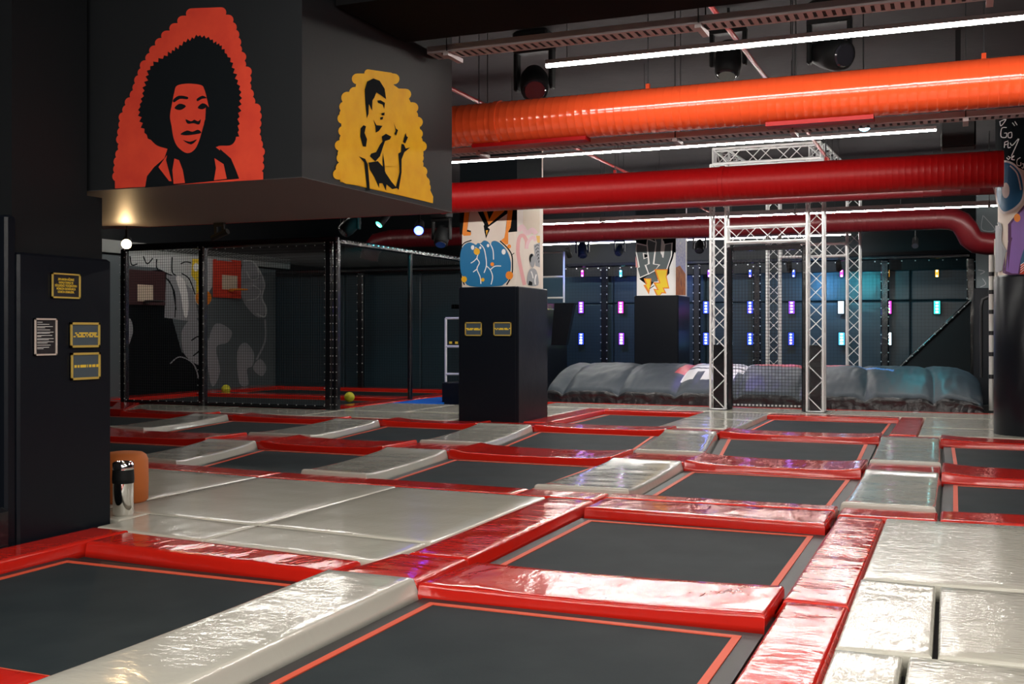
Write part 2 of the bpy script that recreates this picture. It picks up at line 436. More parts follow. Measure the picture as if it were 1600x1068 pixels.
# grey strips between trampolines
SG = 'grey vinyl strips between neighbouring trampolines'
def strip(q, label, **kw):
    kw = dict(dict(h=.125, zt=.015, r=.03, amp=.006, slope=.03, sag=.018, lip=.02), **kw)
    return pad('divider_pad', q, M_grey, label, 'pad', SG, **kw)
strip([(-3.63, 3.0), (-3.0, 3.0), (-3.02, 5.73), (-3.63, 5.73)], 'largest grey strip, between the two front trampolines', slope=.045, amp=.005, zt=.03, h=.14, sag=.01, lip=0)
for q, t in (([(-9.14, 9.98), (-8.28, 9.88), (-8.78, 12.08), (-9.58, 12.08)], 'third row, leftmost near the orange pouf'),
             ([(-6.51, 9.76), (-5.69, 9.72), (-5.92, 12.08), (-6.78, 12.08)], 'third row, second from left'),
             ([(-3.79, 9.66), (-2.86, 9.70), (-2.93, 12.06), (-3.76, 12.08)], 'third row, bright one left of the back pads'),
             ([(-.95, 9.68), (-.19, 9.70), (-.20, 12.08), (-.94, 12.08)], 'third row, rightmost and shiny'),
             ([(-12.38, 13.08), (-11.57, 13.06), (-12.05, 15.74), (-12.80, 15.74)], 'fourth row, far left below the ball cage'),
             ([(-9.62, 13.05), (-8.55, 13.05), (-8.97, 15.74), (-9.83, 15.74)], 'fourth row, second from left'),
             ([(-6.80, 13.05), (-5.86, 13.05), (-6.27, 15.85), (-7.20, 15.85)], 'fourth row, in front of the central pillar'),
             ([(-3.76, 13.05), (-2.89, 13.05), (-3.33, 15.87), (-4.12, 15.87)], 'fourth row, white one below the left truss leg'),
             ([(-.96, 13.02), (-.20, 13.02), (-.26, 15.94), (-1.03, 15.94)], 'fourth row, rightmost with bright reflection')):
    strip(q, 'grey strip between trampolines, '+t)
strip(rect(-4.44, -3.24, 16.66, 18.35), 'wide grey pad between the two back trampolines, nearer half', sag=0, lip=0, zt=0, h=.11)
strip(rect(-4.44, -3.24, 18.37, 20.12), 'wide grey pad between the two back trampolines, farther half', sag=0, lip=0, zt=0, h=.11)

MG = 'grey vinyl floor mats'
def fmat(q, label, m=None, **kw):
    kw = dict(dict(h=.11, r=.018, amp=.003), **kw)
    return pad('floor_mat', q, m or M_mat, label, 'mat', MG, **kw)
fmat([(-9.6, 7.06), (-6.72, 7.08), (-6.72, 9.26), (-9.6, 9.52)], 'grey floor mat beside the orange pouf, reaching the red edge')
fmat([(-6.70, 7.08), (-5.05, 6.97), (-5.06, 9.21), (-6.70, 9.24)], 'large grey floor mat in the middle of the pale field')
fmat([(-5.03, 6.97), (-3.48, 6.84), (-3.48, 9.14), (-5.04, 9.19)], 'large grey floor mat touching the long red side pad')
fmat([(-8.6, 6.72), (-6.2, 6.72), (-6.2, 7.05), (-8.6, 7.04)], 'grey floor mat strip under the chrome bin')
fmat([(-6.14, 6.42), (-5.05, 6.30), (-5.05, 6.94), (-6.18, 7.05)], 'small grey floor mat at the corner of the black pillar')
fmat([(-5.03, 6.30), (-3.52, 6.15), (-3.50, 6.81), (-5.03, 6.94)], 'small grey floor mat behind the long front red pad')
fmat([(-.55, 6.87), (2.2, 7.0), (2.2, 9.25), (-.55, 9.15)], 'largest grey mat at right, behind the others', M_matr, amp=.006)
fmat([(-.55, 5.32), (-.12, 5.35), (-.13, 6.83), (-.56, 6.85)], 'small square grey mat at right with bright reflections', M_matr, amp=.006)
fmat([(-.095, 5.36), (2.2, 5.42), (2.2, 6.98), (-.11, 6.82)], 'grey mat at the right photo edge, middle of three', M_matr, amp=.006)
fmat(rect(-.55, -.245, 3.0, 5.29), 'narrow grey mat at the bottom beside the red strip', M_matr, amp=.006)
fmat(rect(-.22, 2.2, 3.0, 5.31), 'grey mat in the bottom right corner', M_matr, amp=.006)
for a, b, t in ((-15.6, -13.3, 'below the left cage net'), (-13.28, -10.9, 'below the cage corner post'), (-10.88, -8.0, 'left of the central pillar')):
    fmat(rect(a, b, 16.36, 17.74), 'grey floor mat behind the fourth row, '+t, zt=.0)
fmat(rect(-11.1, -9.6, 17.76, 20.0), 'grey floor mat beside the open cage entrance')
fmat(rect(-9.58, -7.95, 17.98, 20.0), 'grey floor mat hidden partly behind the central pillar')
fmat(rect(-7.9, -6.76, 18.0, 20.12), 'grey floor mat right behind the central pillar')
for a, b, t in ((-7.9, -5.2, 'left piece'), (-5.18, -2.2, 'under the truss feet'), (-2.18, .9, 'right piece')):
    fmat(rect(a, b, 20.14, 21.40), 'grey walkway mat before the airbag, '+t)
fmat(rect(-.56, 2.6, 16.65, 18.0), 'grey floor mat at the round black pillar, nearer one')
fmat(rect(-.56, 2.6, 18.02, 20.12), 'grey floor mat behind the round black pillar')
M_bpatch = mat('blue_vinyl', (.01, .16, .62), .35)
fmat(rect(-11.1, -10.15, 20.05, 22.2), 'bright blue floor mat left of the jump tower steps', M_bpatch)  # one floor piece in an even bright blue

TG = 'rectangular trampolines set into the floor'
BZ = -.092
def trampoline(u0, u1, v0, v1, label, web=.042, gap=.095, far=None):
    """far = (left, right) ends of the far edge when the bed is not a rectangle"""
    f0, f1 = far or (u0, u1)
    c = ((u0+u1)/2, (v0+v1)/2, FZ); r = thing('trampoline', c, label, 'trampoline', TG)
    a = MB(); n = 14
    def W(s, t):        # s, t in 0..1 over the opening
        return (u0+(f0-u0)*t)*(1-s)+(u1+(f1-u1)*t)*s, v0+(v1-v0)*t
    gs, gt = gap/(u1-u0), gap/(v1-v0); ws, wt = web/(u1-u0), web/(v1-v0)
    vs = []; fs = []
    for j in range(n+1):
        for i in range(n+1):
            s, t = i/n, j/n; x, y = W(gs+(1-2*gs)*s, gt+(1-2*gt)*t)
            vs.append((x, y, BZ+.012-.012*math.sin(math.pi*s)*math.sin(math.pi*t)))
    for j in range(n):
        for i in range(n): k = j*(n+1)+i; fs.append((k, k+1, k+n+2, k+n+1))
    a.add(vs, fs, 0, True); a.build('jump_bed', M_bed, r)
    def frame(o0, o1, i0, i1, z0, z1):      # a flat ring between an outer and an inner outline
        m = MB(); O = [W(o0, o1), W(1-o0, o1), W(1-o0, 1-o1), W(o0, 1-o1)]; I = [W(i0, i1), W(1-i0, i1), W(1-i0, 1-i1), W(i0, 1-i1)]
        vs = [(x, y, z) for z in (z0, z1) for P in (O, I) for x, y in P]; fs = []
        for k in range(4):
            l = (k+1) % 4
            fs += [(8+k, 8+l, 12+l, 12+k), (k, l, 8+l, 8+k), (4+l, 4+k, 12+k, 12+l), (l, k, 4+k, 4+l)]
        m.add(vs, fs); return m
    frame(gs, gt, gs+ws, gt+wt, BZ+.011, BZ+.017).build('edge_webbing', M_web, r)
    frame(0, 0, gs, gt, FZ+.001, BZ+.010).build('spring_cover', M_dark, r)
    return r
trampoline(-5.78, -3.68, 3.60, 5.76, 'front left trampoline at the foot of the black pillar')
trampoline(-2.95, -.95, 2.6, 5.70, 'front centre trampoline, cut by the bottom of the photo')
trampoline(-2.97, -.95, 6.50, 8.66, 'second row trampoline enclosed by wide red pads')
R3 = [(-11.3, -9.18, -11.5, -9.62, 9.98, 'far left, mostly hidden by the black pillar'), (-8.20, -6.57, -8.72, -6.84, 9.90, 'second from left'), (-5.64, -3.83, -5.87, -3.80, 9.70, 'third from left'), (-2.82, -.99, -2.89, -.98, 9.68, 'second from right'), (-.15, 2.4, -.16, 2.4, 9.98, 'at the right photo edge')]
for a, b, c, d, v, t in R3: trampoline(a, b, v, 12.06, 'third row trampoline, '+t, far=(c, d))
R4 = [(-14.4, -12.43, -14.9, -12.85, 15.72, 'far left below the cage'), (-11.52, -9.67, -12.0, -9.88, 15.72, 'second from left'), (-8.50, -6.85, -8.92, -7.25, 15.80, 'third from left'), (-5.81, -3.81, -6.22, -4.17, 15.88, 'centre, right of the pillar'), (-2.84, -1.01, -3.28, -1.08, 15.92, 'below the truss tower'), (-.15, 2.4, -.21, 2.4, 15.95, 'at the right photo edge')]
for a, b, c, d, v, t in R4: trampoline(a, b, 13.06, v, 'fourth row trampoline, '+t, far=(c, d))
trampoline(-6.28, -4.48, 16.66, 19.70, 'back row trampoline right of the central pillar')
trampoline(-3.20, -1.0, 16.66, 19.70, 'back row trampoline below the right truss leg')

# ------------------------------------------------------------------ big pillar and painted bulkhead at left
r = thing('padded_pillar', (-6.9, 6.05, FZ), 'big black pillar at left with vinyl padding and framed notices', 'pillar')
MB().box(-7.6, -6.28, 5.74, 6.62, FZ, 2.56).box(-7.6, -6.28, 5.74, 6.46, 2.56, CEIL).build('shaft', M_wall, r)
MB().rbox(-6.275, -6.20, 5.725, 6.64, FZ, 2.07, .018).build('side_padding', M_pad, r)
MB().rbox(-7.6, -6.225, 5.64, 5.735, FZ, 2.33, .018).build('front_padding', M_pad, r)
b = MB().rbox(-7.3, -6.165, 5.05, 5.635, FZ, .27, .03)
o = tag(b.build('padded_block', M_padg, None, (-6.75, 5.2, FZ)), 'low shiny black padded block at the foot of the left pillar', 'block')

BX0, BX1, BV0, BV1, BZ0 = -9.4, -4.33, 6.5, 8.95, 2.60
r = thing('painted_bulkhead', (-6.5, 7.7, BZ0), 'black overhead bulkhead with red and yellow stencil murals', 'bulkhead')
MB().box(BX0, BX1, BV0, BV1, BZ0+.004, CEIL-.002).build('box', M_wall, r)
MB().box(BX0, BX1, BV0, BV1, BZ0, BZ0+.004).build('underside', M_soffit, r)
# red mural: a man with round hair
p = Paint(plane_y(BV0), [P_red, P_black], (0, 0), 3.2)
left = [(950, 50), (870, 110), (800, 190), (740, 265), (690, 350), (655, 430), (630, 510), (600, 580), (585, 640), (590, 700), (580, 770), (560, 830), (570, 900), (575, 935)]
right = [(1130, 55), (1175, 100), (1195, 170), (1215, 240), (1230, 310), (1255, 370), (1265, 440), (1280, 500), (1305, 560), (1310, 640), (1312, 710), (1325, 780), (1315, 850), (1310, 905)]
def interp(tab, y):
    tab = sorted(tab, key=lambda t: t[1])
    for (x0, y0), (x1, y1) in zip(tab[:-1], tab[1:]):
        if y <= y1: return x0+(x1-x0)*max(0, (y-y0))/(y1-y0)
    return tab[-1][0]
y = 62; k = 0
while y < 905:
    a = interp(left, y)+random.uniform(-8, 10); b = interp(right, y)+random.uniform(-10, 8)
    yl = y+10; sl = -12 if y < 700 else -26
    p.poly(capsule((a+24, y+6), (b-24, y+6+sl*.5), 26, 8), P_red, k > 0); y += 37; k += 1
p.poly([(575, 890), (1316, 860), (1316, 897), (575, 942)], P_red)
hair = blob([(775, 720), (720, 645), (700, 560), (718, 480), (735, 400), (765, 325), (835, 275), (890, 240), (950, 200), (1010, 182), (1070, 210), (1110, 245), (1150, 310), (1180, 390), (1203, 475), (1192, 565), (1188, 660), (1160, 722), (1090, 730), (1040, 760), (900, 775), (840, 745)], 6)
hh = []
for i, (x, y) in enumerate(hair):
    dx, dy = x-960, y-480; l = math.hypot(dx, dy); s = (9 if i % 2 else -4)+random.uniform(-3, 6)
    if y > 690: s = 0
    hh.append((x+dx/l*s, y+dy/l*s))
p.poly(hh, P_black)
p.poly([(845, 720), (1085, 725), (1105, 748), (1155, 792), (1180, 850), (1196, 893), (725, 938), (735, 880), (770, 835), (822, 790), (832, 760)], P_black)
p.poly(blob([(885, 428), (940, 418), (1005, 425), (1022, 448), (1036, 500), (1046, 560), (1024, 600), (1016, 640), (1000, 690), (975, 745), (935, 765), (890, 735), (868, 690), (858, 630), (850, 580), (862, 510), (872, 460)], 4), P_red)
p.poly(blob([(866, 498), (895, 478), (938, 484), (936, 496), (900, 494), (870, 512)], 3), P_black)           # brows and eyes
p.poly(blob([(872, 540), (898, 518), (930, 530), (902, 550)], 3), P_black)
p.poly(blob([(984, 494), (1012, 478), (1034, 490), (1010, 494), (988, 506)], 3), P_black)
p.poly(blob([(988, 538), (1012, 516), (1036, 528), (1014, 546)], 3), P_black)
p.poly(blob([(928, 596), (955, 606), (972, 598), (990, 606), (1004, 596), (996, 622), (968, 616), (938, 618)], 3), P_black)
p.poly(blob([(902, 670), (935, 652), (962, 658), (990, 648), (1006, 664), (968, 672), (930, 676)], 3), P_black)
p.poly(blob([(915, 700), (950, 708), (985, 696), (955, 722)], 3), P_black)
p.poly([(1030, 520), (1052, 545), (1046, 640), (1020, 700), (985, 755), (1000, 690), (1014, 640), (1026, 600)], P_black)
p.poly([(792, 835), (835, 775), (830, 800), (858, 905), (846, 905)], P_red)
p.poly([(872, 792), (895, 800), (914, 850), (925, 914), (868, 919), (862, 850)], P_red)
p.poly([(1072, 790), (1118, 820), (1134, 893), (1070, 901), (1080, 840)], P_red)
p.poly([(1078, 735), (1106, 728), (1100, 752)], P_red)
p.build('mural', r, 'red spray-painted mural of a man with round black hair')
# yellow mural: a fighter with raised hands
p = Paint(plane_x(BX1), [P_yel, P_black], (450, 60), 3.56)
Ls = [(445, 192), (385, 225), (370, 300), (315, 380), (305, 445), (310, 515), (290, 595), (300, 665), (280, 755)]
Rs = [(570, 210), (590, 225), (655, 310), (695, 385), (720, 465), (720, 530), (742, 600), (725, 665), (745, 740)]
p.poly([(440, 200), (560, 210), (590, 260), (660, 310), (700, 390), (725, 470), (730, 560), (735, 640), (750, 740), (760, 830), (800, 900), (806, 916), (290, 797), (285, 740), (300, 660), (290, 590), (310, 510), (305, 450), (315, 380), (370, 300), (385, 225)], P_yel)
for i, (a, b) in enumerate(zip(Ls, Rs)): p.poly(capsule(a, b, 30 if i else 20, 8), P_yel, i > 0)
for i, (a, b) in enumerate((((330, 330), (690, 430)), ((320, 420), (700, 500)), ((330, 480), (715, 570)), ((320, 560), (720, 640)), ((310, 640), (720, 700)), ((300, 720), (755, 800)), ((330, 775), (760, 830)))):
    p.poly(capsule(a, b, 34, 8), P_yel, True)
p.poly([(290, 790), (290, 740), (770, 760), (785, 830), (808, 880), (806, 916)], P_yel)
for q in ([(438, 445), (430, 360), (427, 285), (440, 240), (475, 222), (510, 235), (538, 280), (546, 338), (520, 318), (492, 300), (480, 330), (470, 345), (468, 402), (450, 365), (448, 420)],
          [(496, 345), (515, 343), (540, 358), (535, 392), (526, 368), (500, 358)], [(512, 440), (530, 434), (527, 450), (514, 453)], [(520, 415), (538, 412), (536, 428), (522, 428)],
          [(474, 450), (492, 482), (526, 486), (506, 514), (488, 524), (486, 490)],
          [(404, 500), (420, 482), (434, 488), (426, 525), (440, 560), (434, 602), (416, 600), (402, 545)],
          [(522, 545), (545, 530), (575, 545), (566, 562), (540, 570), (528, 605), (512, 655), (486, 684), (455, 655), (462, 640), (490, 632), (512, 590), (526, 572)],
          [(394, 655), (430, 670), (444, 700), (456, 846), (440, 846), (430, 750), (424, 690)],
          [(448, 690), (500, 682), (530, 715), (545, 750), (575, 795), (606, 832), (580, 838), (548, 812), (545, 845), (525, 805), (508, 805), (507, 832), (480, 770), (456, 730)],
          [(528, 635), (535, 680), (540, 740), (530, 730), (526, 680)],
          [(632, 585), (645, 590), (655, 612), (680, 606), (648, 632), (632, 672), (632, 745), (616, 842), (600, 826), (622, 740), (614, 640), (630, 630)],
          [(640, 575), (655, 524), (660, 545), (668, 548), (652, 585)], [(588, 468), (600, 500), (612, 510), (602, 540), (592, 530), (600, 512)]):
    p.poly(q, P_black)
p.build('mural', r, 'yellow spray-painted mural of a fighter with raised hands')

# framed notices on pillars
def text_mesh(body, size, xs=1.0):
    cu = bpy.data.curves.new('t', 'FONT'); cu.body = body; cu.size = size; cu.align_x = 'CENTER'; cu.align_y = 'CENTER'; cu.extrude = .0006; cu.offset = size*.015
    o = bpy.data.objects.new('t', cu); C.objects.link(o); bpy.context.view_layer.update()
    me = bpy.data.meshes.new_from_object(o.evaluated_get(bpy.context.evaluated_depsgraph_get()))
    bpy.data.objects.remove(o)
    me.transform(Matrix.Diagonal((xs, 1, 1, 1))); return me
def sign(c, wd, ht, ax, board, frame, label, rows, txt, grp, fr=.012):
    """ax: 'x' faces +u, 'y' faces -v"""
    r = thing('framed_notice', c, label, 'sign', grp)
    c = Vector(c)
    def W(a, b, d):     # a right, b up, d out
        return c+(Vector((d, a, b)) if ax == 'x' else Vector((a, -d, b)))
    def slab(a0, a1, b0, b1, d0, d1, mb):
        p, q = W(a0, b0, d0), W(a1, b1, d1)
        mb.box(min(p.x, q.x), max(p.x, q.x), min(p.y, q.y), max(p.y, q.y), min(p.z, q.z), max(p.z, q.z))
    m = MB(); slab(-wd/2, wd/2, -ht/2, ht/2, 0, .010, m); bd = m.build('board', board, r)
    m = MB()
    slab(-wd/2, wd/2, ht/2-fr, ht/2, 0, .018, m); slab(-wd/2, wd/2, -ht/2, -ht/2+fr, 0, .018, m)
    slab(-wd/2, -wd/2+fr, -ht/2, ht/2, 0, .018, m); slab(wd/2-fr, wd/2, -ht/2, ht/2, 0, .018, m)
    m.build('frame', frame, r)
    if isinstance(rows, str):
        me = text_mesh(rows, ht*.125, .72); me.materials.append(txt)
        o = bpy.data.objects.new('lettering', me); C.objects.link(o); o.parent = bd
        if ax == 'x': o.matrix_local = Matrix.Translation((.0112, 0, 0)) @ Matrix(((0, 0, 1, 0), (1, 0, 0, 0), (0, 1, 0, 0), (0, 0, 0, 1)))
        else: o.matrix_local = Matrix.Translation((0, -.0112, 0)) @ Matrix(((1, 0, 0, 0), (0, 0, -1, 0), (0, 1, 0, 0), (0, 0, 0, 1)))
    else:
        m = MB()
        for (a0, a1, b, h) in rows: slab(-wd/2+a0*wd, -wd/2+a1*wd, ht/2-b*ht-h*ht, ht/2-b*ht, .0095, .0112, m)
        m.build('lettering', txt, bd)
    return r
def px_sign(x0, x1, y0, y1, axis, val):
    a = on(x0, (y0+y1)/2, axis, val); b = on(x1, (y0+y1)/2, axis, val); xm = (x0+x1)/2
    t = on(xm, y0, axis, val); d = on(xm, y1, axis, val)
    return (a+b)/2, (b-a).length, t.z-d.z
def words(row, b, h):
    return [(a0, a1, b, h) for a0, a1 in row]
SGN = 'framed notices'
c, wd, ht = px_sign(79, 123.5, 427, 466, 0, -6.20)
sign(c, wd, ht, 'x', M_signb, M_gold, 'black notice with five lines of yellow capitals, topmost on the left pillar', 'ZIPLARKEN AĞZINIZ\nKAPALI OLMALI VE\nDİZLERİNİZ YÜZÜNÜZDEN\nMÜMKÜN OLDUĞUNCA\nUZAKTA OLMALIDIR.', M_ytxt, SGN)
c, wd, ht = px_sign(52, 87, 497, 555, 0, -6.20)
rows = []
for bb, e in ((.12, .36), (.175, .66), (.235, .82), (.27, .47), (.325, .70), (.385, .85), (.415, .69), (.475, .79), (.505, .30), (.56, .85), (.59, .64), (.645, .86), (.68, .58), (.735, .72), (.795, .65), (.83, .40)):
    rows.append((.12, e, bb-.02, .014))
sign(c, wd, ht, 'x', M_signb, M_silver, 'tall narrow black notice with small white lines on the left pillar', rows, M_wtxt, SGN)
c, wd, ht = px_sign(108, 154, 503.5, 542.5, 0, -6.20)
sign(c, wd, ht, 'x', M_signg, M_gold, 'slate notice with three short yellow lines on the left pillar', words([(.16, .23), (.29, .60), (.64, .90)], .40, .05)+words([(.20, .30), (.35, .44), (.50, .55), (.59, .70), (.74, .88)], .47, .05)+words([(.11, .18), (.24, .50), (.55, .59), (.64, .77), (.81, .94)], .54, .05), M_ytxt, SGN, .017)
c, wd, ht = px_sign(109, 154.5, 550.5, 592.5, 0, -6.20)
sign(c, wd, ht, 'x', M_signg, M_gold, 'slate notice with a single yellow line, lowest on the left pillar', words([(.12, .20), (.23, .29), (.32, .52), (.55, .58), (.62, .70), (.73, .84), (.87, .97)], .45, .10), M_ytxt, SGN, .017)

# ------------------------------------------------------------------ central square pillar
r = thing('padded_pillar', (-7.33, 17.2, FZ), 'square central pillar, black padding below and graffiti above', 'pillar')
V1, U1 = 16.52, -6.81
MB().box(-7.83, U1-.03, V1+.06, 17.85, FZ, CEIL).build('shaft', P_cream, r)
MB().rbox(-7.87, U1-.005, V1, V1+.055, FZ, 2.255, .015).build('front_padding', M_pad, r)
MB().rbox(U1-.025, U1+.04, V1+.01, 17.9, FZ, 2.255, .015).build('side_padding', M_pad, r)
p = Paint(plane_y(V1+.06), [P_black, P_orange, P_cream, P_blue, P_white, P_amber], (710, 325), 8.213)
p.poly([(70, -1900), (805, -1900), (805, 300), (700, 310), (70, 338)], P_black)
for q in ([(205, -60), (140, -60), (100, 330), (120, 355), (210, 350), (212, 310), (160, 300)], [(330, -60), (440, 215), (640, 40), (640, -60), (560, -60), (445, 150), (390, -60)], [(690, -60), (760, -60), (720, 250), (692, 300), (690, 460), (660, 470), (595, 415), (640, 380), (665, 250)]):
    p.poly(q, P_orange)
p.poly([(210, -60), (300, 50), (385, 210), (375, 230), (400, 385), (450, 290), (430, 245), (680, 70), (655, 300), (640, 380), (590, 410), (600, 450), (222, 440), (212, 290), (165, 275)], P_cream)
p.poly([(385, 210), (455, 270), (405, 390), (375, 230)], P_black)
p.poly([(405, 285), (432, 282), (412, 350)], P_amber)
p.line([(75, 510), (130, 445), (220, 412)], 14, P_black)
p.line([(585, 420), (680, 510), (735, 600), (745, 720), (735, 860), (670, 985)], 16, P_black)
p.line([(735, 600), (768, 575)], 9, P_black)
p.line([(78, 860), (128, 985)], 14, P_black)
p.poly(blob([(78, 790), (75, 600), (110, 490), (180, 440), (240, 450), (275, 470), (300, 448), (335, 450), (380, 415), (430, 430), (465, 470), (480, 430), (530, 420), (600, 460), (670, 540), (715, 650), (725, 760), (700, 900), (640, 970), (560, 1000), (200, 1000), (120, 900)], 4), P_blue)
for l in ([(270, 500), (310, 560), (290, 640), (320, 700), (290, 780), (330, 880), (340, 970)], [(290, 640), (250, 680), (210, 705)], [(290, 780), (240, 820)], [(330, 460), (380, 520), (405, 640), (410, 740), (380, 830)], [(410, 740), (460, 790), (490, 880), (470, 980)], [(460, 790), (520, 745), (600, 742)], [(460, 460), (495, 540), (502, 660)]):
    p.line(l, 12, P_white)
for c3, rx, ry in (((235, 505), 22, 30), ((332, 508), 14, 18), ((432, 480), 16, 22), ((632, 560), 26, 36)): p.poly(disc(c3, rx, ry), P_white)
for c3, rr, m in (((288, 556), 40, P_amber), ((125, 912), 36, P_amber), ((364, 918), 22, P_amber), ((486, 720), 24, P_orange), ((702, 490), 24, P_orange), ((705, 862), 48, P_orange)): p.poly(disc(c3, rr, rr*1.1), m)
p.build('graffiti', r, 'bubbly blue and orange graffiti on the front')
p = Paint(plane_x(U1-.03), [P_pink, P_pinkl, P_tan, P_grey, P_white, P_black, P_amber], (710, 325), 8.213)
p.poly([(805, -1900), (1122, -1900), (1122, -120), (805, -120)], P_black)
p.poly([(880, -115), (1095, -115), (1095, 300), (1060, 350), (980, 330), (880, 250)], P_tan)
p.line([(820, 290), (870, 240), (930, 320), (1000, 280), (1050, 330)], 60, P_pinkl)
p.line([(900, 985), (850, 760), (815, 560), (830, 390), (880, 350), (925, 420), (925, 520)], 46, P_pink)
p.line([(925, 520), (950, 430), (1010, 370), (1040, 420)], 40, P_pinkl)
p.poly([(1050, 355), (1098, 355), (1098, 450), (1065, 440)], P_amber)
p.poly([(1020, 470), (1098, 440), (1098, 760), (1040, 740)], P_grey)
for i in range(6): p.line([(1032+i*10, 500+i*40), (1060+i*5, 470+i*40), (1085, 480+i*42)], 7, P_black)
p.poly(blob([(965, 620), (985, 585), (1015, 590), (1035, 640), (1030, 720), (1005, 765), (980, 740), (965, 680)], 3), P_grey)
p.poly(blob([(962, 660), (968, 605), (990, 585), (1010, 605), (985, 640), (980, 700)], 3), P_black)
p.poly(blob([(940, 985), (940, 860), (965, 790), (1000, 770), (1045, 790), (1070, 860), (1075, 990)], 3), P_grey)
p.poly([(945, 990), (960, 930), (1000, 950), (1000, 990)], P_black)
p.line([(985, 810), (1000, 850), (1010, 900)], 12, P_white)
p.line([(1050, 850), (1035, 920), (1040, 980)], 16, P_white)
p.build('graffiti', r, 'pink heart and grey figure painted on the side')
for x0, x1, t, rows in ((727, 753.5, 'left of the pair on the central pillar', words([(.03, .22), (.27, .50), (.55, .80), (.87, .97)], .42, .08)+words([(.12, .45), (.52, .90)], .50, .09)),
                  (771.5, 799.5, 'right of the pair on the central pillar', words([(.06, .14), (.2, .28), (.33, .55), (.60, .78), (.86, .94)], .42, .08)+words([(.12, .22), (.28, .58), (.62, .84)], .50, .07))):
    c, wd, ht = px_sign(x0, x1, 503, 524.5, 1, V1)
    sign(c, wd, ht, 'y', M_signg, M_gold, 'small slate notice with yellow frame, '+t, rows, M_ytxt, SGN, .02)

# ------------------------------------------------------------------ pillar with FLY graffiti behind the airbag
VF = 26.0
a = on(991, 500, 1, VF); b = on(1060, 500, 1, VF); UF0, UF1 = a.x, b.x
r = thing('padded_pillar', ((UF0+UF1)/2, VF+.5, FZ), 'far pillar behind the airbag with FLY graffiti above black padding', 'pillar')
MB().box(UF0+.05, UF1-.06, VF+.06, VF+1.15, FZ, CEIL).build('shaft', P_white, r)
MB().rbox(UF0, UF1-.02, VF, VF+.055, FZ, 2.40, .015).build('front_padding', M_pad, r)
MB().rbox(UF1-.055, UF1, VF+.01, VF+1.2, FZ, 2.40, .015).build('side_padding', M_pad, r)
p = Paint(plane_y(VF+.06), [P_black, P_white, P_slate, P_yellow, P_orange, P_pink], (980, 360), 9.71)
p.poly([(120, -1300), (738, -1300), (735, 330), (690, 430), (640, 560), (670, 620), (600, 690), (420, 760), (330, 880), (270, 800), (190, 740), (140, 560), (128, 300)], P_black)
p.poly([(640, 560), (690, 430), (715, 330), (738, 340), (738, 975), (640, 975)], P_white)
p.poly([(128, 380), (165, 560), (128, 560)], P_pink)
W2 = [[(140, 195), (305, 230), (310, 360), (245, 345), (255, 425), (325, 400), (320, 520), (275, 520), (325, 655), (190, 715), (150, 570), (180, 555), (135, 320)], [(310, 125), (445, 180), (400, 510), (490, 520), (430, 600), (325, 660), (280, 525), (330, 505), (300, 200)],
      [(405, 85), (530, 125), (515, 340), (540, 410), (570, 210), (680, 190), (670, 380), (600, 590), (420, 600), (490, 520), (400, 505), (440, 180)]]
for q in W2:
    p.poly(q, P_slate); p.line(q+[q[0]], 16, P_white, smooth=False)
p.poly([(520, 130), (555, 160), (570, 215), (540, 405), (505, 330)], P_cream if False else P_white)
p.poly([(265, 715), (415, 620), (470, 770), (380, 780), (330, 740)], P_slate)
p.poly([(250, 725), (365, 725), (360, 850), (350, 860), (330, 970), (245, 825), (285, 820)], P_orange)
p.poly([(275, 735), (350, 738), (345, 840), (325, 905), (280, 820), (305, 810)], P_yellow)
p.poly([(410, 585), (615, 585), (600, 700), (640, 880), (560, 880), (595, 955), (530, 950), (500, 980), (440, 980), (395, 880), (450, 890), (395, 785), (480, 785)], P_orange)
p.poly([(440, 600), (600, 600), (585, 700), (622, 862), (535, 865), (565, 935), (520, 935), (495, 975), (460, 975), (425, 900), (480, 905), (430, 805), (505, 800)], P_yellow)
p.line([(340, 880), (410, 835)], 12, P_black)
p.build('graffiti', r, 'FLY lettering with yellow lightning bolts')
p = Paint(plane_x(UF1-.06), [P_lav, P_rust, P_black], (980, 360), 9.71)
p.poly([(736, -1300), (890, -1300), (890, -100), (736, -100)], P_black)
p.poly([(738, -99), (885, -99), (885, 660), (738, 560)], P_lav)
p.poly([(738, 560), (800, 530), (885, 660), (885, 978), (738, 978)], P_rust)
p.build('graffiti', r, 'lavender and rust brush strokes on the side')

# square slate pillar far right
r = thing('padded_pillar', (.85, 26.6, FZ), 'slate grey square pillar behind the round one, faint white scrawl', 'pillar')
MB().box(.34, 1.4, 26.06, 27.2, FZ, CEIL).build('shaft', P_slate, r)
MB().rbox(.28, 1.45, 26.0, 26.055, FZ, 2.47, .015).build('front_padding', M_pad, r)
p = Paint(plane_y(26.06), [P_grey], (1380, 300), 5.932)
for l in ([(925, 215), (915, 345), (1035, 350), (930, 220)], [(1000, 395), (910, 420), (870, 480), (880, 530), (960, 500), (1000, 430)], [(900, 560), (960, 560), (1000, 500), (1040, 640)], [(880, 720), (940, 735), (900, 760)], [(920, 800), (950, 850), (900, 880)]):
    p.line(l, 7, P_grey)
p.build('scrawl', r, 'faint pale handwriting')

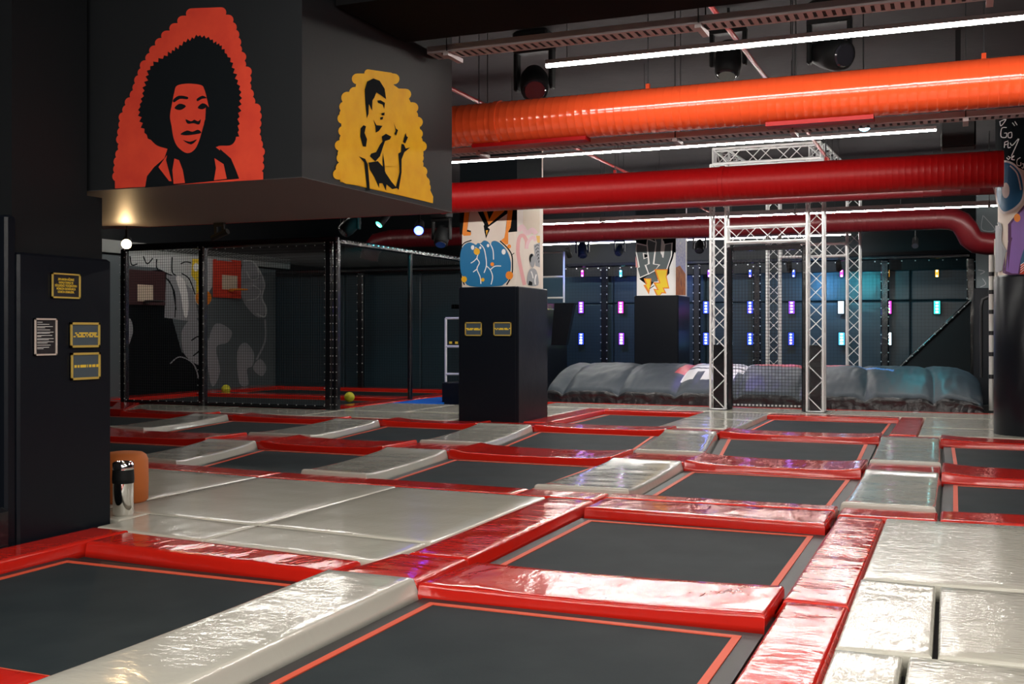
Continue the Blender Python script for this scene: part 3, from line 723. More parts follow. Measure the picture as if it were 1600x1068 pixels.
# round pillar at the right edge
CC = Vector((.93, 17.45)); CR = .47
r = thing('round_pillar', (CC.x, CC.y, FZ), 'round pillar at right edge, black padding under purple graffiti', 'pillar')
MB().lathe([(CR-.056, FZ), (CR-.056, CEIL)], (CC.x, CC.y, 0), 96).build('shaft', P_cream, r)
MB().lathe([(CR-.049, FZ), (CR-.02, FZ), (CR, FZ+.03), (CR, 2.29), (CR-.02, 2.32), (CR-.049, 2.32)], (CC.x, CC.y, 0), 48).build('padding', M_pad, r)
def on_cyl(a, b, off):
    d = ray(a, b); R = CR-.05+off+.004
    dx, dy = d.x, d.y; ox, oy = -CC.x, -CC.y
    A = dx*dx+dy*dy; B = 2*(ox*dx+oy*dy); Cq = ox*ox+oy*oy-R*R; D = B*B-4*A*Cq
    t = (-B-math.sqrt(max(D, 0)))/(2*A); P = CAMP+d*t
    return P
p = Paint(on_cyl, [P_black, P_white, P_blue, P_lav, P_purple, P_plum, P_grey, P_orange, P_navy, P_cream, P_red], (1540, 170), 3.95, slices=5)
p.poly([(60, -420), (330, -420), (330, 420), (60, 300)], P_black)
for l in ([(85, 80), (125, 65), (95, 105), (88, 78)], [(130, 115), (100, 120), (95, 170), (125, 175), (130, 150), (115, 150)], [(140, 150), (160, 145), (160, 175), (140, 175), (140, 150)], [(165, 85), (180, 105)], [(180, 78), (195, 100)], [(118, 205), (115, 240)], [(118, 205), (140, 198)], [(117, 222), (134, 218)], [(140, 205), (138, 238), (155, 236)], [(152, 210), (165, 225), (205, 185), (160, 290)], [(130, 300), (140, 312), (150, 300), (138, 292)], [(155, 300), (175, 290), (160, 310), (180, 315)], [(215, 300), (195, 315), (195, 345), (215, 350), (218, 330)], [(225, 340), (235, 340), (232, 365), (222, 360)]):
    p.line(l, 5, P_white)
p.poly(blob([(20, 400), (60, 340), (120, 318), (180, 340), (225, 400), (240, 480), (232, 560), (190, 615), (130, 645), (95, 640), (70, 590), (50, 500)], 4), P_white)
p.poly(blob([(28, 400), (65, 350), (120, 330), (175, 352), (215, 405), (230, 480), (222, 555), (180, 605), (128, 632), (100, 625), (78, 580), (60, 500)], 4), P_blue)
p.line([(150, 350), (195, 400), (218, 500)], 9, P_white)
p.poly(disc((124, 503), 24, 48), P_white)
p.line([(75, 700), (95, 730), (90, 800), (105, 850), (130, 880)], 14, P_grey)
p.poly([(60, 720), (85, 720), (92, 780), (100, 850), (125, 885), (100, 1000), (60, 1010)], P_lav if False else P_grey)
p.poly([(240, 590), (180, 660), (115, 740), (112, 790), (140, 815), (120, 900), (98, 980), (105, 1010), (150, 1030), (240, 1030), (330, 1030), (330, 590)], P_plum)
p.poly([(240, 610), (190, 670), (128, 745), (125, 780), (165, 795), (140, 890), (115, 975), (125, 1000), (165, 1015), (200, 1015), (215, 930), (235, 880), (330, 800), (330, 610)], P_purple)
p.poly(disc((195, 672), 20, 26), P_orange)
p.poly([(215, 930), (240, 850), (330, 850), (330, 960), (215, 960)], P_navy)
p.poly([(210, 1020), (220, 955), (330, 955), (330, 1020)], P_red)
for i in range(4): p.line([(215, 1010-i*15), (240, 990-i*15)], 4, P_white)
p.build('graffiti', r, 'blue eye, purple letter and white scrawl')

# ------------------------------------------------------------------ ceiling: ducts, trays, pipes, lights
def rods(r, pts, z0, rad=.006):
    for u, v in pts: MB().cyl((u, v, z0), (u, v, CEIL), rad, 6).build('hanger', M_steel, r)
def duct(label, m, v, z, rad, u0, u1, caps, pitch=.085, hang=(), flange=()):
    r = thing('air_duct', ((u0+u1)/2, v, z), label, 'duct', 'red ceiling ducts')
    pts = []; rs = []; u = u0
    while u < u1-.02:
        pts += [(u, v, z), (u+.004, v, z), (u+.008, v, z), (u+pitch-.004, v, z)]; rs += [rad, rad+.0022, rad, rad]; u += pitch
    MB().tube(pts, rs, 40).build('duct_tube', m, r)
    for f in flange: MB().tube([(f-.03, v, z), (f+.03, v, z)], rad+.012, 40).build('joint_band', m, r)
    for h in hang:
        hg = MB().cyl((h, v, z+rad-.004), (h, v, CEIL-.003), .006, 6).build('hanger', M_steel, r)
        MB().box(h-.02, h+.02, v-.02, v+.02, z+rad-.003, z+rad+.05).build('clamp', m, hg)
    return r
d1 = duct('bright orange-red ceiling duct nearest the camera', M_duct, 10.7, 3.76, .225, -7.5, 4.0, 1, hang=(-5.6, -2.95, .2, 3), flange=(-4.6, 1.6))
MB().box(-4.9, -3.6, 10.62, 10.80, 3.50, 3.54).build('air_grille', M_duct2, d1)
MB().box(-1.75, -.75, 10.62, 10.80, 3.50, 3.54).build('air_grille', M_duct2, d1)
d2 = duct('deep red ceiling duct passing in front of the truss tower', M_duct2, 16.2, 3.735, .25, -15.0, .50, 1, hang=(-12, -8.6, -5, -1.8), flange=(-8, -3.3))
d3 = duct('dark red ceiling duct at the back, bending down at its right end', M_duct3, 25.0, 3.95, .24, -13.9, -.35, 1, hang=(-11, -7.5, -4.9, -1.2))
el = [(-.36, 25, 3.95), (-.16, 25, 3.93), (.02, 25, 3.84), (.13, 25.02, 3.68), (.20, 25.06, 3.52), (.32, 25.12, 3.42), (.55, 25.2, 3.38), (.8, 25.3, 3.38)]
MB().tube(el, .243, 32).build('elbow', M_duct3, d3)
MB().tube([(-13.88, 25, 3.95), (-14.3, 25, 3.88), (-14.5, 25, 3.65), (-14.55, 25, 3.42)], .243, 32).build('elbow', M_duct3, d3)
d4 = duct('slim maroon pipe duct high behind the deep red duct', M_duct3, 20.0, 3.93, .10, -9, .4, 1, pitch=.3, hang=(-6, -2))

def tray(label, v, z, u0, u1, wd=.22, hang=()):
    r = thing('cable_tray', ((u0+u1)/2, v, z), label, 'cable tray', 'perforated cable trays')
    m = MB(); n = int((u1-u0)/.07)
    m.box(u0, u1, v-wd/2, v-wd/2+.008, z, z+.06); m.box(u0, u1, v+wd/2-.008, v+wd/2, z, z+.06)
    m.box(u0, u1, v-wd/2, v-wd*.36, z-.004, z); m.box(u0, u1, v+wd*.36, v+wd/2, z-.004, z)
    for i in range(n):
        u = u0+.07*i; m.box(u, u+.042, v-wd*.36, v+wd*.36, z-.004, z)
    m.build('tray', M_tray, r)
    MB().box(u0, u1, v-wd*.3, v+wd*.3, z+.002, z+.03).build('cables', M_black, r)
    for h in hang:
        k = MB(); k.cyl((h, v-wd/2-.02, z-.02), (h, v-wd/2-.02, CEIL-.003), .006, 6); k.cyl((h, v+wd/2+.02, z-.02), (h, v+wd/2+.02, CEIL-.003), .006, 6)
        hg = k.build('hanger', M_steel, r); MB().box(h-.025, h+.025, v-wd/2-.04, v+wd/2+.04, z-.045, z-.006).build('bracket', M_tray, hg)
    return r
tray('pinkish perforated cable tray along the top edge, ending at the bulkhead', 8.5, 3.93, -4.30, 4, .22, (-4.1, -1.9, .2))
tray('grey cable tray directly under the bright duct', 11.15, 3.53, -6, 4, .20, (-5.0, -2.75, -1.55, .05))
tray('thin dark cable tray behind the truss tower top', 21.8, 3.86, -9, 1.5, .22, (-7, -3, .5))

LG = 'suspended white LED strip lights'
def led(label, v, z, u0, u1, hang, s=.05, m=None):
    r = thing('strip_light', ((u0+u1)/2, v, z), label, 'light', LG)
    MB().box(u0, u1, v-s/2, v+s/2, z+.002, z+.04).build('housing', M_tray, r)
    MB().box(u0+.005, u1-.005, v-s/2+.002, v+s/2-.002, z-.5*s, z+.002).build('diffuser', m or M_led, r)
    for h in hang: MB().cyl((h, v, z+.05), (h, v, CEIL-.003), .004, 6).build('cable', M_steel, r)
    return r
led('brightest LED strip light at the top, above the orange-red duct', 9.5, 4.02, -3.61, 4, (-3.4, -1.35, 1.5))
led('LED strip light between the two nearest ducts', 14.4, 4.02, -9.5, -.27, (-6, -4.02, -2.0), .036, M_led3)
led('LED strip light passing just below the deep red duct', 23.5, 4.02, -10.5, 2.4, (-9, -6.3, -2.9, -.5), .04, M_led3)
led('LED strip light hidden behind the deep red duct', 18.9, 4.02, -9.0, -.2, (-8, -5, -2), .05, M_led3)
led('LED strip light above the ball cage roof', 20.5, 4.62, -17.5, -12.5, (-17, -13))
led('farthest LED strip light above the back netting', 29.0, 4.02, -12, -2.6, (-10, -7, -3), .045, M_led3)
led('LED strip light over the camera, front run', 4.7, 4.05, -4.2, 7, (-4, 0, 4), .06, M_led2)
led('LED strip light over the camera, middle run', .2, 4.05, -6, 7.2, (-5, 0, 4), .10, M_led2)
led('LED strip light behind the camera', -3.0, 3.6, -8, 7.2, (-7, 0, 5), .14, M_led2)  # unseen strip added as fill from the camera side

for (u, t) in ((-5.8, 'left one running away from the bulkhead'), (-2.12, 'right one running towards the truss tower')):
    r = thing('sprinkler_pipe', (u, 18, 4.5), 'thin red sprinkler pipe under the ceiling, '+t, 'pipe', 'red sprinkler pipes')
    MB().cyl((u, 9, 4.5), (u, 28 if u < -4 else 19.8, 4.5), .024, 12).build('pipe', M_duct2, r)
    for v in (10, 15, 19): MB().cyl((u, v, 4.52), (u, v, CEIL-.003), .006, 6).build('hanger', M_steel, r)

# stage lights
HG = 'black moving head lights under the ceiling'
def moving_head(loc, label, s=1.0, tilt=.5, yaw=0., m=None, lens=None):
    r = thing('moving_head_light', loc, label, 'stage light', HG)
    x, y, z = loc
    MB().cyl((x, y, z+.44*s), (x, y, CEIL-.003), .018, 8).build('drop_pole', M_steel, r)
    MB().rbox(x-.17*s, x+.17*s, y-.13*s, y+.13*s, z+.32*s, z+.45*s, .02*s).build('base', M_black, r)
    k = MB(); k.rbox(x-.19*s, x-.15*s, y-.05*s, y+.05*s, z-.08*s, z+.30*s, .012*s); k.rbox(x+.15*s, x+.19*s, y-.05*s, y+.05*s, z-.08*s, z+.30*s, .012*s); k.rbox(x-.19*s, x+.19*s, y-.06*s, y+.06*s, z+.26*s, z+.315*s, .012*s)
    k.build('yoke', M_black, r)
    d = Vector((math.sin(yaw)*math.cos(tilt), -math.cos(yaw)*math.cos(tilt), -math.sin(tilt))); c = Vector((x, y, z))
    MB().tube([c-d*.20*s, c-d*.17*s, c-d*.05*s, c+d*.08*s, c+d*.19*s, c+d*.2*s], [.06*s, .10*s, .13*s, .14*s, .125*s, .11*s], 20).build('head', M_black, r)
    hd = [q for q in r.children if q.name.startswith('head')][0]
    MB().tube([c+d*.195*s, c+d*.215*s], [.105*s, .09*s], 20).build('lens', lens or M_lens, hd)
    return r
def at_v(px, py, v): return tuple(on(px, py, 1, v))
moving_head(at_v(835, 128, 12.3), 'large moving head light beside the left end of the top LED strip', 1.35, .6, .4)
moving_head(at_v(1138, 92, 12.3), 'moving head light hanging behind the top LED strip, left of two', 1.1, 1.2, 0)
moving_head(at_v(1296, 84, 11.7), 'moving head light hanging behind the top LED strip, right of two', 1.2, .3, .8)
moving_head(at_v(548, 352, 20.0), 'moving head light above the cage corner', 1.2, .7, -.6)
moving_head(at_v(690, 368, 19.5), 'moving head light left of the central pillar top', 1.1, 1.0, .3)
moving_head(at_v(910, 390, 28.0), 'moving head light near the far LED strip, left of three', 1.05, 1.1, .4)
moving_head(at_v(968, 390, 28.0), 'smaller moving head light near the far LED strip, beside the FLY pillar', .8, .9, -.2)
moving_head(at_v(1093, 384, 28.0), 'moving head light near the far LED strip, left of the truss leg', .95, .8, .2)

def par(loc, label, face, s=1.0, tilt=.6, yaw=0, top=CEIL):
    r = thing('spotlight', loc, label, 'stage light', 'small spotlights')
    x, y, z = loc; c = Vector(loc); d = Vector((math.sin(yaw)*math.cos(tilt), -math.cos(yaw)*math.cos(tilt), -math.sin(tilt)))
    cn = MB().tube([c-d*.16*s, c-d*.15*s, c, c+d*.08*s], [.03*s, .055*s, .06*s, .065*s], 18)
    cn = cn.build('can', M_black, r)
    MB().tube([c+d*.079*s, c+d*.085*s], [.058*s, .056*s], 18).build('lens', face, cn)
    MB().obox((x, y, z+.04*s), (x, y, z+.16*s), .03*s, .015*s).build('bracket', M_black, r)
    MB().cyl((x, y, z+.15*s), (x, y, top), .008, 6).build('stem', M_steel, r)
    return r, c+d*.1*s
pb, e = par(at_v(655, 356, 19.0), 'spotlight glowing blue above the cage side rail', M_blue, 1.6, .5, .4)
lamp('blue_beam', 'SPOT', e, (-10.6, 21.2, 0), 160, (.08, .15, 1), .05, 50)
gb, e = par(at_v(597, 345, 18.6), 'small spotlight with green glow near the cage corner', M_green, 1.3, .8, -.5)
lamp('teal_beam', 'SPOT', e, (-15.0, 30, 3.6), 420, (.03, .55, .60), .05, 60)
x = on(198, 379, 1, 8.8)
ws, e = par((x.x, x.y, x.z), 'warm spotlight under the bulkhead shining at the camera', M_warm, .85, .28, -.25+.95, BZ0)
lamp('warm_beam', 'POINT', Vector(e)+Vector((0, -.02, 0)), (0, 0, 0), 9, (1, .62, .28), .03)
x = on(343, 367, 1, 8.9)
r = thing('spotlight', tuple(x), 'unlit black track spotlight hanging under the bulkhead edge', 'stage light', 'small spotlights')
MB().cyl(x+Vector((-.09, .0, -.03)), x+Vector((.1, .0, .035)), .03, 16).build('can', M_black, r)
MB().box(x.x-.06, x.x-.03, x.y-.01, x.y+.01, x.z, x.z+.09).box(x.x+.03, x.x+.06, x.y-.01, x.y+.01, x.z, x.z+.09).box(x.x-.06, x.x+.06, x.y-.02, x.y+.02, x.z+.09, BZ0).build('bracket', M_black, r)
cb, e = par(at_v(1349, 193, 11.55), 'bright cyan lamp hanging below the cable tray of the near duct', M_cyan, 1.1, .35, .2, CEIL)
lamp('cyan_beam', 'SPOT', e, (-1.5, 13.5, 0), 60, (.4, .8, 1), .05, 100)
x = on(1497, 200, 1, 14.3)
r = thing('loudspeaker', tuple(x), 'black loudspeaker tilted under the ceiling at right', 'speaker')
m = MB(); a0 = x
for (dx0, dx1, dz0, dz1) in ((-.2, .2, -.26, .26),): m.rbox(x.x+dx0, x.x+dx1, x.y-.18, x.y+.18, x.z+dz0, x.z+dz1, .02)
m.build('cabinet', M_black, r)
MB().box(x.x-.18, x.x+.18, x.y-.19, x.y-.178, x.z-.24, x.z+.24).build('grille', M_steel, r)
MB().box(x.x-.03, x.x+.03, x.y-.03, x.y+.03, x.z+.255, CEIL).build('bracket', M_steel, r)

# ------------------------------------------------------------------ truss tower
TWD = .29
tr = thing('truss_tower', (-3.4, 23.2, 0), 'tall silver truss tower standing over the airbag', 'truss')
def lattice(mb, a, b, half, up, pitch, rr=.010):
    """zigzag lacing between chord pairs of a square truss"""
    a = Vector(a); b = Vector(b); d = (b-a); L = d.length; d.normalize(); up = Vector(up); x = d.cross(up).normalized(); y = up
    n = max(2, int(round(L/pitch)))
    cs = [(-1, -1), (1, -1), (1, 1), (-1, 1)]
    for f in range(4):
        c0, c1 = cs[f], cs[(f+1) % 4]
        for i in range(n):
            p = c0 if (i+f) % 2 == 0 else c1; q = c1 if (i+f) % 2 == 0 else c0
            mb.cyl(a+d*(L*i/n)+x*(p[0]*half)+y*(p[1]*half), a+d*(L*(i+1)/n)+x*(q[0]*half)+y*(q[1]*half), rr, 6, cap=False)
def truss(name, a, b, up, parent, pitch=.29, half=TWD/2):
    a = Vector(a); b = Vector(b); d = (b-a).normalized(); up = Vector(up); x = d.cross(up).normalized()
    root = MB(); lattice(root, a, b, half, up, pitch); o = root.build(name, M_alu, parent)
    for i, j in ((-1, -1), (1, -1), (1, 1), (-1, 1)):
        k = MB(); off = x*(i*half)+up*(j*half); k.cyl(a+off, b+off, .025, 10); k.build('chord', M_alu, o)
    for p in (a, b):
        k = MB()
        for s in (0,):
            for q0, q1 in (((-1, -1), (1, -1)), ((1, -1), (1, 1)), ((1, 1), (-1, 1)), ((-1, 1), (-1, -1))):
                k.cyl(p+x*(q0[0]*half)+up*(q0[1]*half), p+x*(q1[0]*half)+up*(q1[1]*half), .018, 8)
        k.build('end_frame', M_alu, o)
    return o
t1 = floor_at(1121, 640); t2 = floor_at(1277, 642)
VT = (t1.y+t2.y)/2
legs = [(t1.x, VT), (t2.x, VT), (on(1209, 500, 1, 26.2).x, 26.2), (on(1334, 500, 1, 26.2).x, 26.2)]
TOP = 4.72
for (u, v) in legs: truss('truss_leg', (u, v, 0.01), (u, v, TOP), (0, 1, 0), tr)
hz = TWD/2+.02
truss('cross_truss', (legs[0][0]+hz, VT, 3.36), (legs[1][0]-hz, VT, 3.36), (0, 0, 1), tr)
truss('cross_truss', (legs[2][0]+hz, 26.2, 3.42), (legs[3][0]-hz, 26.2, 3.42), (0, 0, 1), tr)
truss('cross_truss', (legs[0][0]-.1, VT, TOP+.16), (legs[1][0]+.1, VT, TOP+.16), (0, 0, 1), tr)
truss('cross_truss', (legs[2][0]-.1, 26.2, TOP+.16), (legs[3][0]+.1, 26.2, TOP+.16), (0, 0, 1), tr)
truss('cross_truss', (legs[0][0], VT+hz, TOP+.16), (legs[2][0], 26.2-hz, TOP+.16), (0, 0, 1), tr)
truss('cross_truss', (legs[1][0], VT+hz, TOP+.16), (legs[3][0], 26.2-hz, TOP+.16), (0, 0, 1), tr)
for (u, v) in legs[:2]: MB().box(u-.10, u+.10, v-.09, v+.09, .012, 1.25).build('core_padding', M_padg, tr)
for (u, v) in legs: MB().box(u-.2, u+.2, v-.2, v+.2, 0, .012).build('foot_plate', M_steel if v < 22 else M_steel, tr)
# net hung between the two front legs
def net(mb, P0, U, V, cell, t=.006, mi=0):
    """cords of a net spanned by the vectors U and V from P0"""
    P0, U, V = Vector(P0), Vector(U), Vector(V); nu = int(U.length/cell); nv = int(V.length/cell); n = U.cross(V).normalized()
    for i in range(nu+1):
        a = P0+U*(i/nu); mb.obox(a, a+V, t, t, mi, n)
    for j in range(nv+1):
        a = P0+V*(j/nv); mb.obox(a, a+U, t, t, mi, n)
def lacing(mb, a, b, step=.16, s=.018, off=(0, 0, 0)):
    a = Vector(a)+Vector(off); b = Vector(b)+Vector(off); n = int((b-a).length/step)
    for i in range(n+1):
        p = a+(b-a)*(i/n); mb.box(p.x-s, p.x+s, p.y-s*.6, p.y+s*.6, p.z-s, p.z+s)
ul, ur = legs[0][0]+.2, legs[1][0]-.2
m = MB(); net(m, (ul+.05, VT-.02, .10), (ur-ul-.1, 0, 0), (0, 0, 2.98), .062, .007); r = m.build('net_panel', M_net, tr, label='black net panel between the two front legs')
for u in (ul, ur): 
    o = MB().rbox(u-.055, u+.055, VT-.055, VT+.055, 0.0, 3.13, .02).build('side_padding', M_padg, r)
MB().rbox(ul+.06, ur-.06, VT-.05, VT+.05, 3.05, 3.15, .02).build('top_padding', M_padg, r)
MB().cyl((ul+.06, VT-.02, .09), (ur-.06, VT-.02, .09), .02, 8).build('bottom_rail', M_steel, r)
m = MB(); lacing(m, (ul+.1, VT-.05, .10), (ur-.1, VT-.05, .10), .07, .016); m.build('lacing', M_lace, r)['kind'] = 'stuff'

# ------------------------------------------------------------------ airbag
AU0, AU1, AV0, AV1 = -8.25, .40, 21.80, 25.6
M_bag = mat('slate_airbag_vinyl', (.028, .042, .058), .46, bump=[((2.2, 2.2, 2.2), 4, .16, .06)], spec=.4)
M_bagd = mat('black_airbag_skirt', (.016, .018, .022), .28, bump=[((7, 7, 7), 4, .5, .05)], coat=.2)
P_bagred = mat('airbag_red_print', (.55, .03, .05), .35); P_bagwhite = mat('airbag_white_print', (.75, .74, .74), .35); P_bagblue = mat('airbag_blue_print', (.06, .22, .6), .35)
def bag_h(u, v):
    s = (v-AV0)/(AV1-AV0)
    z = .27+.50*(1-(1-min(1, s/.62))**2.4) if s < .62 else .77-.10*((s-.62)/.38)**2
    pitch = 1.24; ph = (u+.35*math.sin(v*.5)-AU0)/pitch; k = abs((ph % 1)-.5)*2
    valley = max(0, (k-.62)/.38)**2
    z -= (.05+.05*max(0, 1-s*3.2))*valley
    e = min(1, (AU1-u)/.75); z *= .45+.55*math.sqrt(max(0, 1-(1-e)**2))
    z += .012*noise.noise(Vector((u*3, v*3, 0)))+.012*noise.noise(Vector((u*9, v*2.5, 4)))
    return z
r = thing('stunt_airbag', ((AU0+AU1)/2, 23.6, FZ), 'large slate grey ribbed airbag with white and red print', 'airbag')
nu, nv = 390, 70; vs = []; fs = []; mi = []
for j in range(nv+1):
    for i in range(nu+1):
        u = AU0+(AU1-AU0)*i/nu; s = (j/nv)**1.5; v = AV0+(AV1-AV0)*s
        z = bag_h(u, v)
        fr = max(0, 1-s/.03); z -= .03*fr**2
        vs.append((u, v+.0, z))
g0 = on(1060, 585, 2, .6); g1 = on(1166, 585, 2, .6)
ga = on(1250, 572, 2, .74)
def bag_m(u, v):
    x0, x1 = g0.x, g1.x-.1
    if x0 < u < x1 and 22.35 < v < 24.6:
        t = (v-22.35)/2.25; fu = (u-x0)
        if t < .22: return 1 if (fu % .42) < .26 else 0
        if (t > .34 and t < .40) or (t > .56 and t < .62) or (t > .80 and t < .86): return 0
        return 1
    if x0-.22 < u <= x0 and 22.7 < v < 24.7: return 2
    if ((u-ga.x)/1.05)**2+((v-24.5)/1.0)**2 < 1: return 2
    if ga.x+1.1 < u < ga.x+2.0 and abs(v-24.0+(u-ga.x-1.1)*.9) < .10: return 3
    return 0
m = MB()
for j in range(nv):
    for i in range(nu):
        k = j*(nu+1)+i; fs.append((k, k+1, k+nu+2, k+nu+1))
m.add(vs, fs, 0, True)
for idx, f in enumerate(m.f):
    c = [sum(vs[q][d] for q in f)/4 for d in (0, 1)]; m.m[idx] = bag_m(*c)
n0 = len(vs)
m.build('airbag_top', [M_bag, P_bagwhite, P_bagred, P_bagblue], r)
sk = MB(); vs = []; fs = []
for j, (zf, dv) in enumerate(((1, .0), (.93, -.035), (.75, -.03), (.5, .0), (.25, -.035), (.06, -.02), (0, 0))):
    for i in range(nu+1):
        u = AU0+(AU1-AU0)*i/nu; zt = bag_h(u, AV0)-.028
        w3 = .03*noise.noise(Vector((u*4, zf*3, 1)))+.02*noise.noise(Vector((u*11, zf*6, 7)))
        vs.append((u, AV0+dv+(w3 if 0 < j < 6 else 0), FZ+(zt-FZ)*zf))
for j in range(6):
    for i in range(nu): k = j*(nu+1)+i; fs.append((k+1, k, k+nu+1, k+nu+2))
sk.add(vs, fs, 0, True)
vs = [(AU1, AV0+(AV1-AV0)*j/20, FZ+(bag_h(AU1-.001, AV0+(AV1-AV0)*j/20)-.0-FZ)*t) for t in (0, 1) for j in range(21)]
sk.add(vs, [(j, j+1, j+22, j+21) for j in range(20)])
sk.build('skirt', M_bagd, r)

# invented spotlights under rear cross truss and far duct, tinting back wall and airbag
for loc, aim, colr, pw, t in (((-3.75, 26.2, 3.02), (-4.2, 30, 1.9), (.08, .38, .85), 300, 'left end of the rear cross truss'), ((-2.62, 26.2, 3.02), (-1.6, 30, 1.7), (.05, .55, .65), 230, 'right end of the rear cross truss'),
                        ((-8.9, 25.0, 3.42), (-8.6, 30, 2.2), (.10, .22, .9), 300, 'under the far duct left of the FLY pillar'), ((-.9, 25.0, 3.42), (-.2, 24.2, .6), (.03, .55, .65), 150, 'under the far duct right of the tower'), ((-4.9, 25.0, 3.42), (-4.6, 23, .5), (.22, .12, 1), 70, 'under the far duct by the left rear leg')):
    r, e = par(loc, 'small black spotlight, '+t, M_lens, 1.1, .7, math.pi if aim[1] > 28 else 0, 3.245 if loc[2] < 3.2 else 3.70)
    lamp('coloured_wash', 'SPOT', Vector(e)+(Vector(aim)-Vector(loc)).normalized()*.12, aim, pw, colr, .05, 85, .9)

# ------------------------------------------------------------------ back netting wall with lamps
VB = 29.6
r = thing('padded_wall_panel', (-5, VB+.4, FZ), 'slate padded back wall behind the airbag netting', 'wall padding')
for i, (a, b) in enumerate(((-11.9, -9.3), (-9.28, -6.6), (-6.58, -3.9), (-3.88, -1.2), (-1.18, 1.6))):
    MB().rbox(a, b, VB+.35, VB+.45, FZ, 2.3, .03).build('pad', M_backpad, r)
    MB().rbox(a, b, VB+.35, VB+.45, 2.32, 3.12, .03).build('pad', M_backpad, r)
MB().box(-11.9, 1.6, VB+.45, 30.4, FZ, 3.12).build('backing', M_wall, r)
un0, un1 = -10.6, on(1517, 500, 1, VB).x
NT = on(1300, 408, 1, VB).z
r = thing('net_fence', ((un0+un1)/2, VB, FZ), 'tall black net fence behind the airbag with padded posts', 'net')
m = MB(); net(m, (un0, VB, .0), (un1-un0, 0, 0), (0, 0, NT), .09, .004); m.build('netting', M_net, r)
MB().rbox(un0, un1, VB-.06, VB+.06, NT, NT+.12, .03).build('top_rail', M_padg, r)
m = MB(); lacing(m, (un0, VB-.08, NT-.04), (un1, VB-.08, NT-.04), .32, .015); m.build('lacing', M_lace, r)['kind'] = 'stuff'
for px in (946, 1090, 1184, 1383, 1517):
    u = on(px, 500, 1, VB).x
    MB().rbox(u-.10, u+.10, VB-.14, VB-.01, FZ, NT, .03).build('post', M_padg, r)
    m = MB(); lacing(m, (u-.09, VB-.16, .5), (u-.09, VB-.16, NT-.1), .22, .014); lacing(m, (u+.09, VB-.16, .5), (u+.09, VB-.16, NT-.1), .22, .014); m.build('lacing', M_lace, r)['kind'] = 'stuff'
# black triangular side net
a = on(1516, 470, 1, 29.35); b = on(1408, 572, 1, 29.35); c3 = on(1516, 572, 1, 29.35)
r = thing('slanted_net', ((a.x+b.x)/2, 29.35, FZ), 'black triangular padded panel rising to the right behind the airbag', 'padding')
m = MB(); vs = [Vector((b.x, y, b.z)) for y in (29.30, 29.40)]+[Vector((c3.x, y, FZ)) for y in (29.30, 29.40)]+[Vector((a.x, y, a.z)) for y in (29.30, 29.40)]+[Vector((b.x, y, FZ)) for y in (29.30, 29.40)]
m.add(vs, [(0, 6, 2, 4), (1, 5, 3, 7), (0, 4, 5, 1), (4, 2, 3, 5), (2, 6, 7, 3), (6, 0, 1, 7)]); m.build('panel', M_wall, r)
MB().cyl((b.x, 29.28, b.z), (a.x, 29.28, a.z), .05, 10).build('rail', M_padg, r)
m = MB(); lacing(m, (b.x, 29.22, b.z), (a.x, 29.22, a.z), .18, .014); m.build('lacing', M_lace, r)['kind'] = 'stuff'

# coloured lamps fixed to the posts and padding
cols = {'violet': (.35, .06, 1), 'magenta': (1, .05, .8), 'blue': (.03, .09, 1), 'cyan': (.1, .65, 1), 'teal': (.04, .85, .75), 'green': (.2, 1, .1), 'amber': (1, .5, .05), 'yellow': (.95, .95, .1), 'white': (.8, .9, 1)}
EM = {k: mat(k+'_led', (.1, .1, .1), .4, emit=(tuple(.15+.85*c for c in v), 18)) for k, v in cols.items()}
BLOOM = {k: mat(k+'_lens', (.02, .02, .02), .4, emit=(v, 1.3)) for k, v in cols.items()}  # dim glowing plates that imitate a bloom halo round the bulbs
def wall_lamp(px, py, c1, c2, where, rows=4, s=1.0):
    P = on(px, py, 1, VB-.02); r = thing('wall_lamp', tuple(P), '%s and %s lamp on the back netting, %s' % (c1, c2, where), 'lamp', 'coloured lamps on the back netting')
    MB().box(P.x-.10*s, P.x+.10*s, P.y, P.y+.03, P.z-.19*s, P.z+.19*s).build('housing', M_black, r)
    ln = MB().rbox(P.x-.075*s, P.x+.075*s, P.y-.012, P.y-.001, P.z-.165*s, P.z+.165*s, .005).build('lens', BLOOM[c1], r)  # halo plate behind the bulbs, bloom built as a glowing surface
    for i in range(rows):
        z = P.z+.12*s-.24*s*i/max(1, rows-1)
        MB().box(P.x-.03*s, P.x+.03*s, P.y-.022, P.y-.012, z-.022, z+.022).build('bulb', EM[c1 if i < rows/2 else c2], ln)
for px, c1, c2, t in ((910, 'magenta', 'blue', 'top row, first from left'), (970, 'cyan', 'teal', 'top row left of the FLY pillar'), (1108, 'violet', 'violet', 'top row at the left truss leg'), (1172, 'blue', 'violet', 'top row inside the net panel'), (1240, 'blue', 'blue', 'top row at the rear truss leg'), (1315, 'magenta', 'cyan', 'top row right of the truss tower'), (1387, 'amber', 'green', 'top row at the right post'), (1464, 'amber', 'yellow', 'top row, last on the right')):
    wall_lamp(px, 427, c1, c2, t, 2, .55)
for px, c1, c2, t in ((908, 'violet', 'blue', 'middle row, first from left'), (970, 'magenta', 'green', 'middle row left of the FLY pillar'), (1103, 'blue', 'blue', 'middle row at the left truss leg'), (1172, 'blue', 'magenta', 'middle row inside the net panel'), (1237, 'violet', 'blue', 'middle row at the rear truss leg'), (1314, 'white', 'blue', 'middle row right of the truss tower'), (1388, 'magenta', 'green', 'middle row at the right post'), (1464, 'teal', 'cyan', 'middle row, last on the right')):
    wall_lamp(px, 480, c1, c2, t)
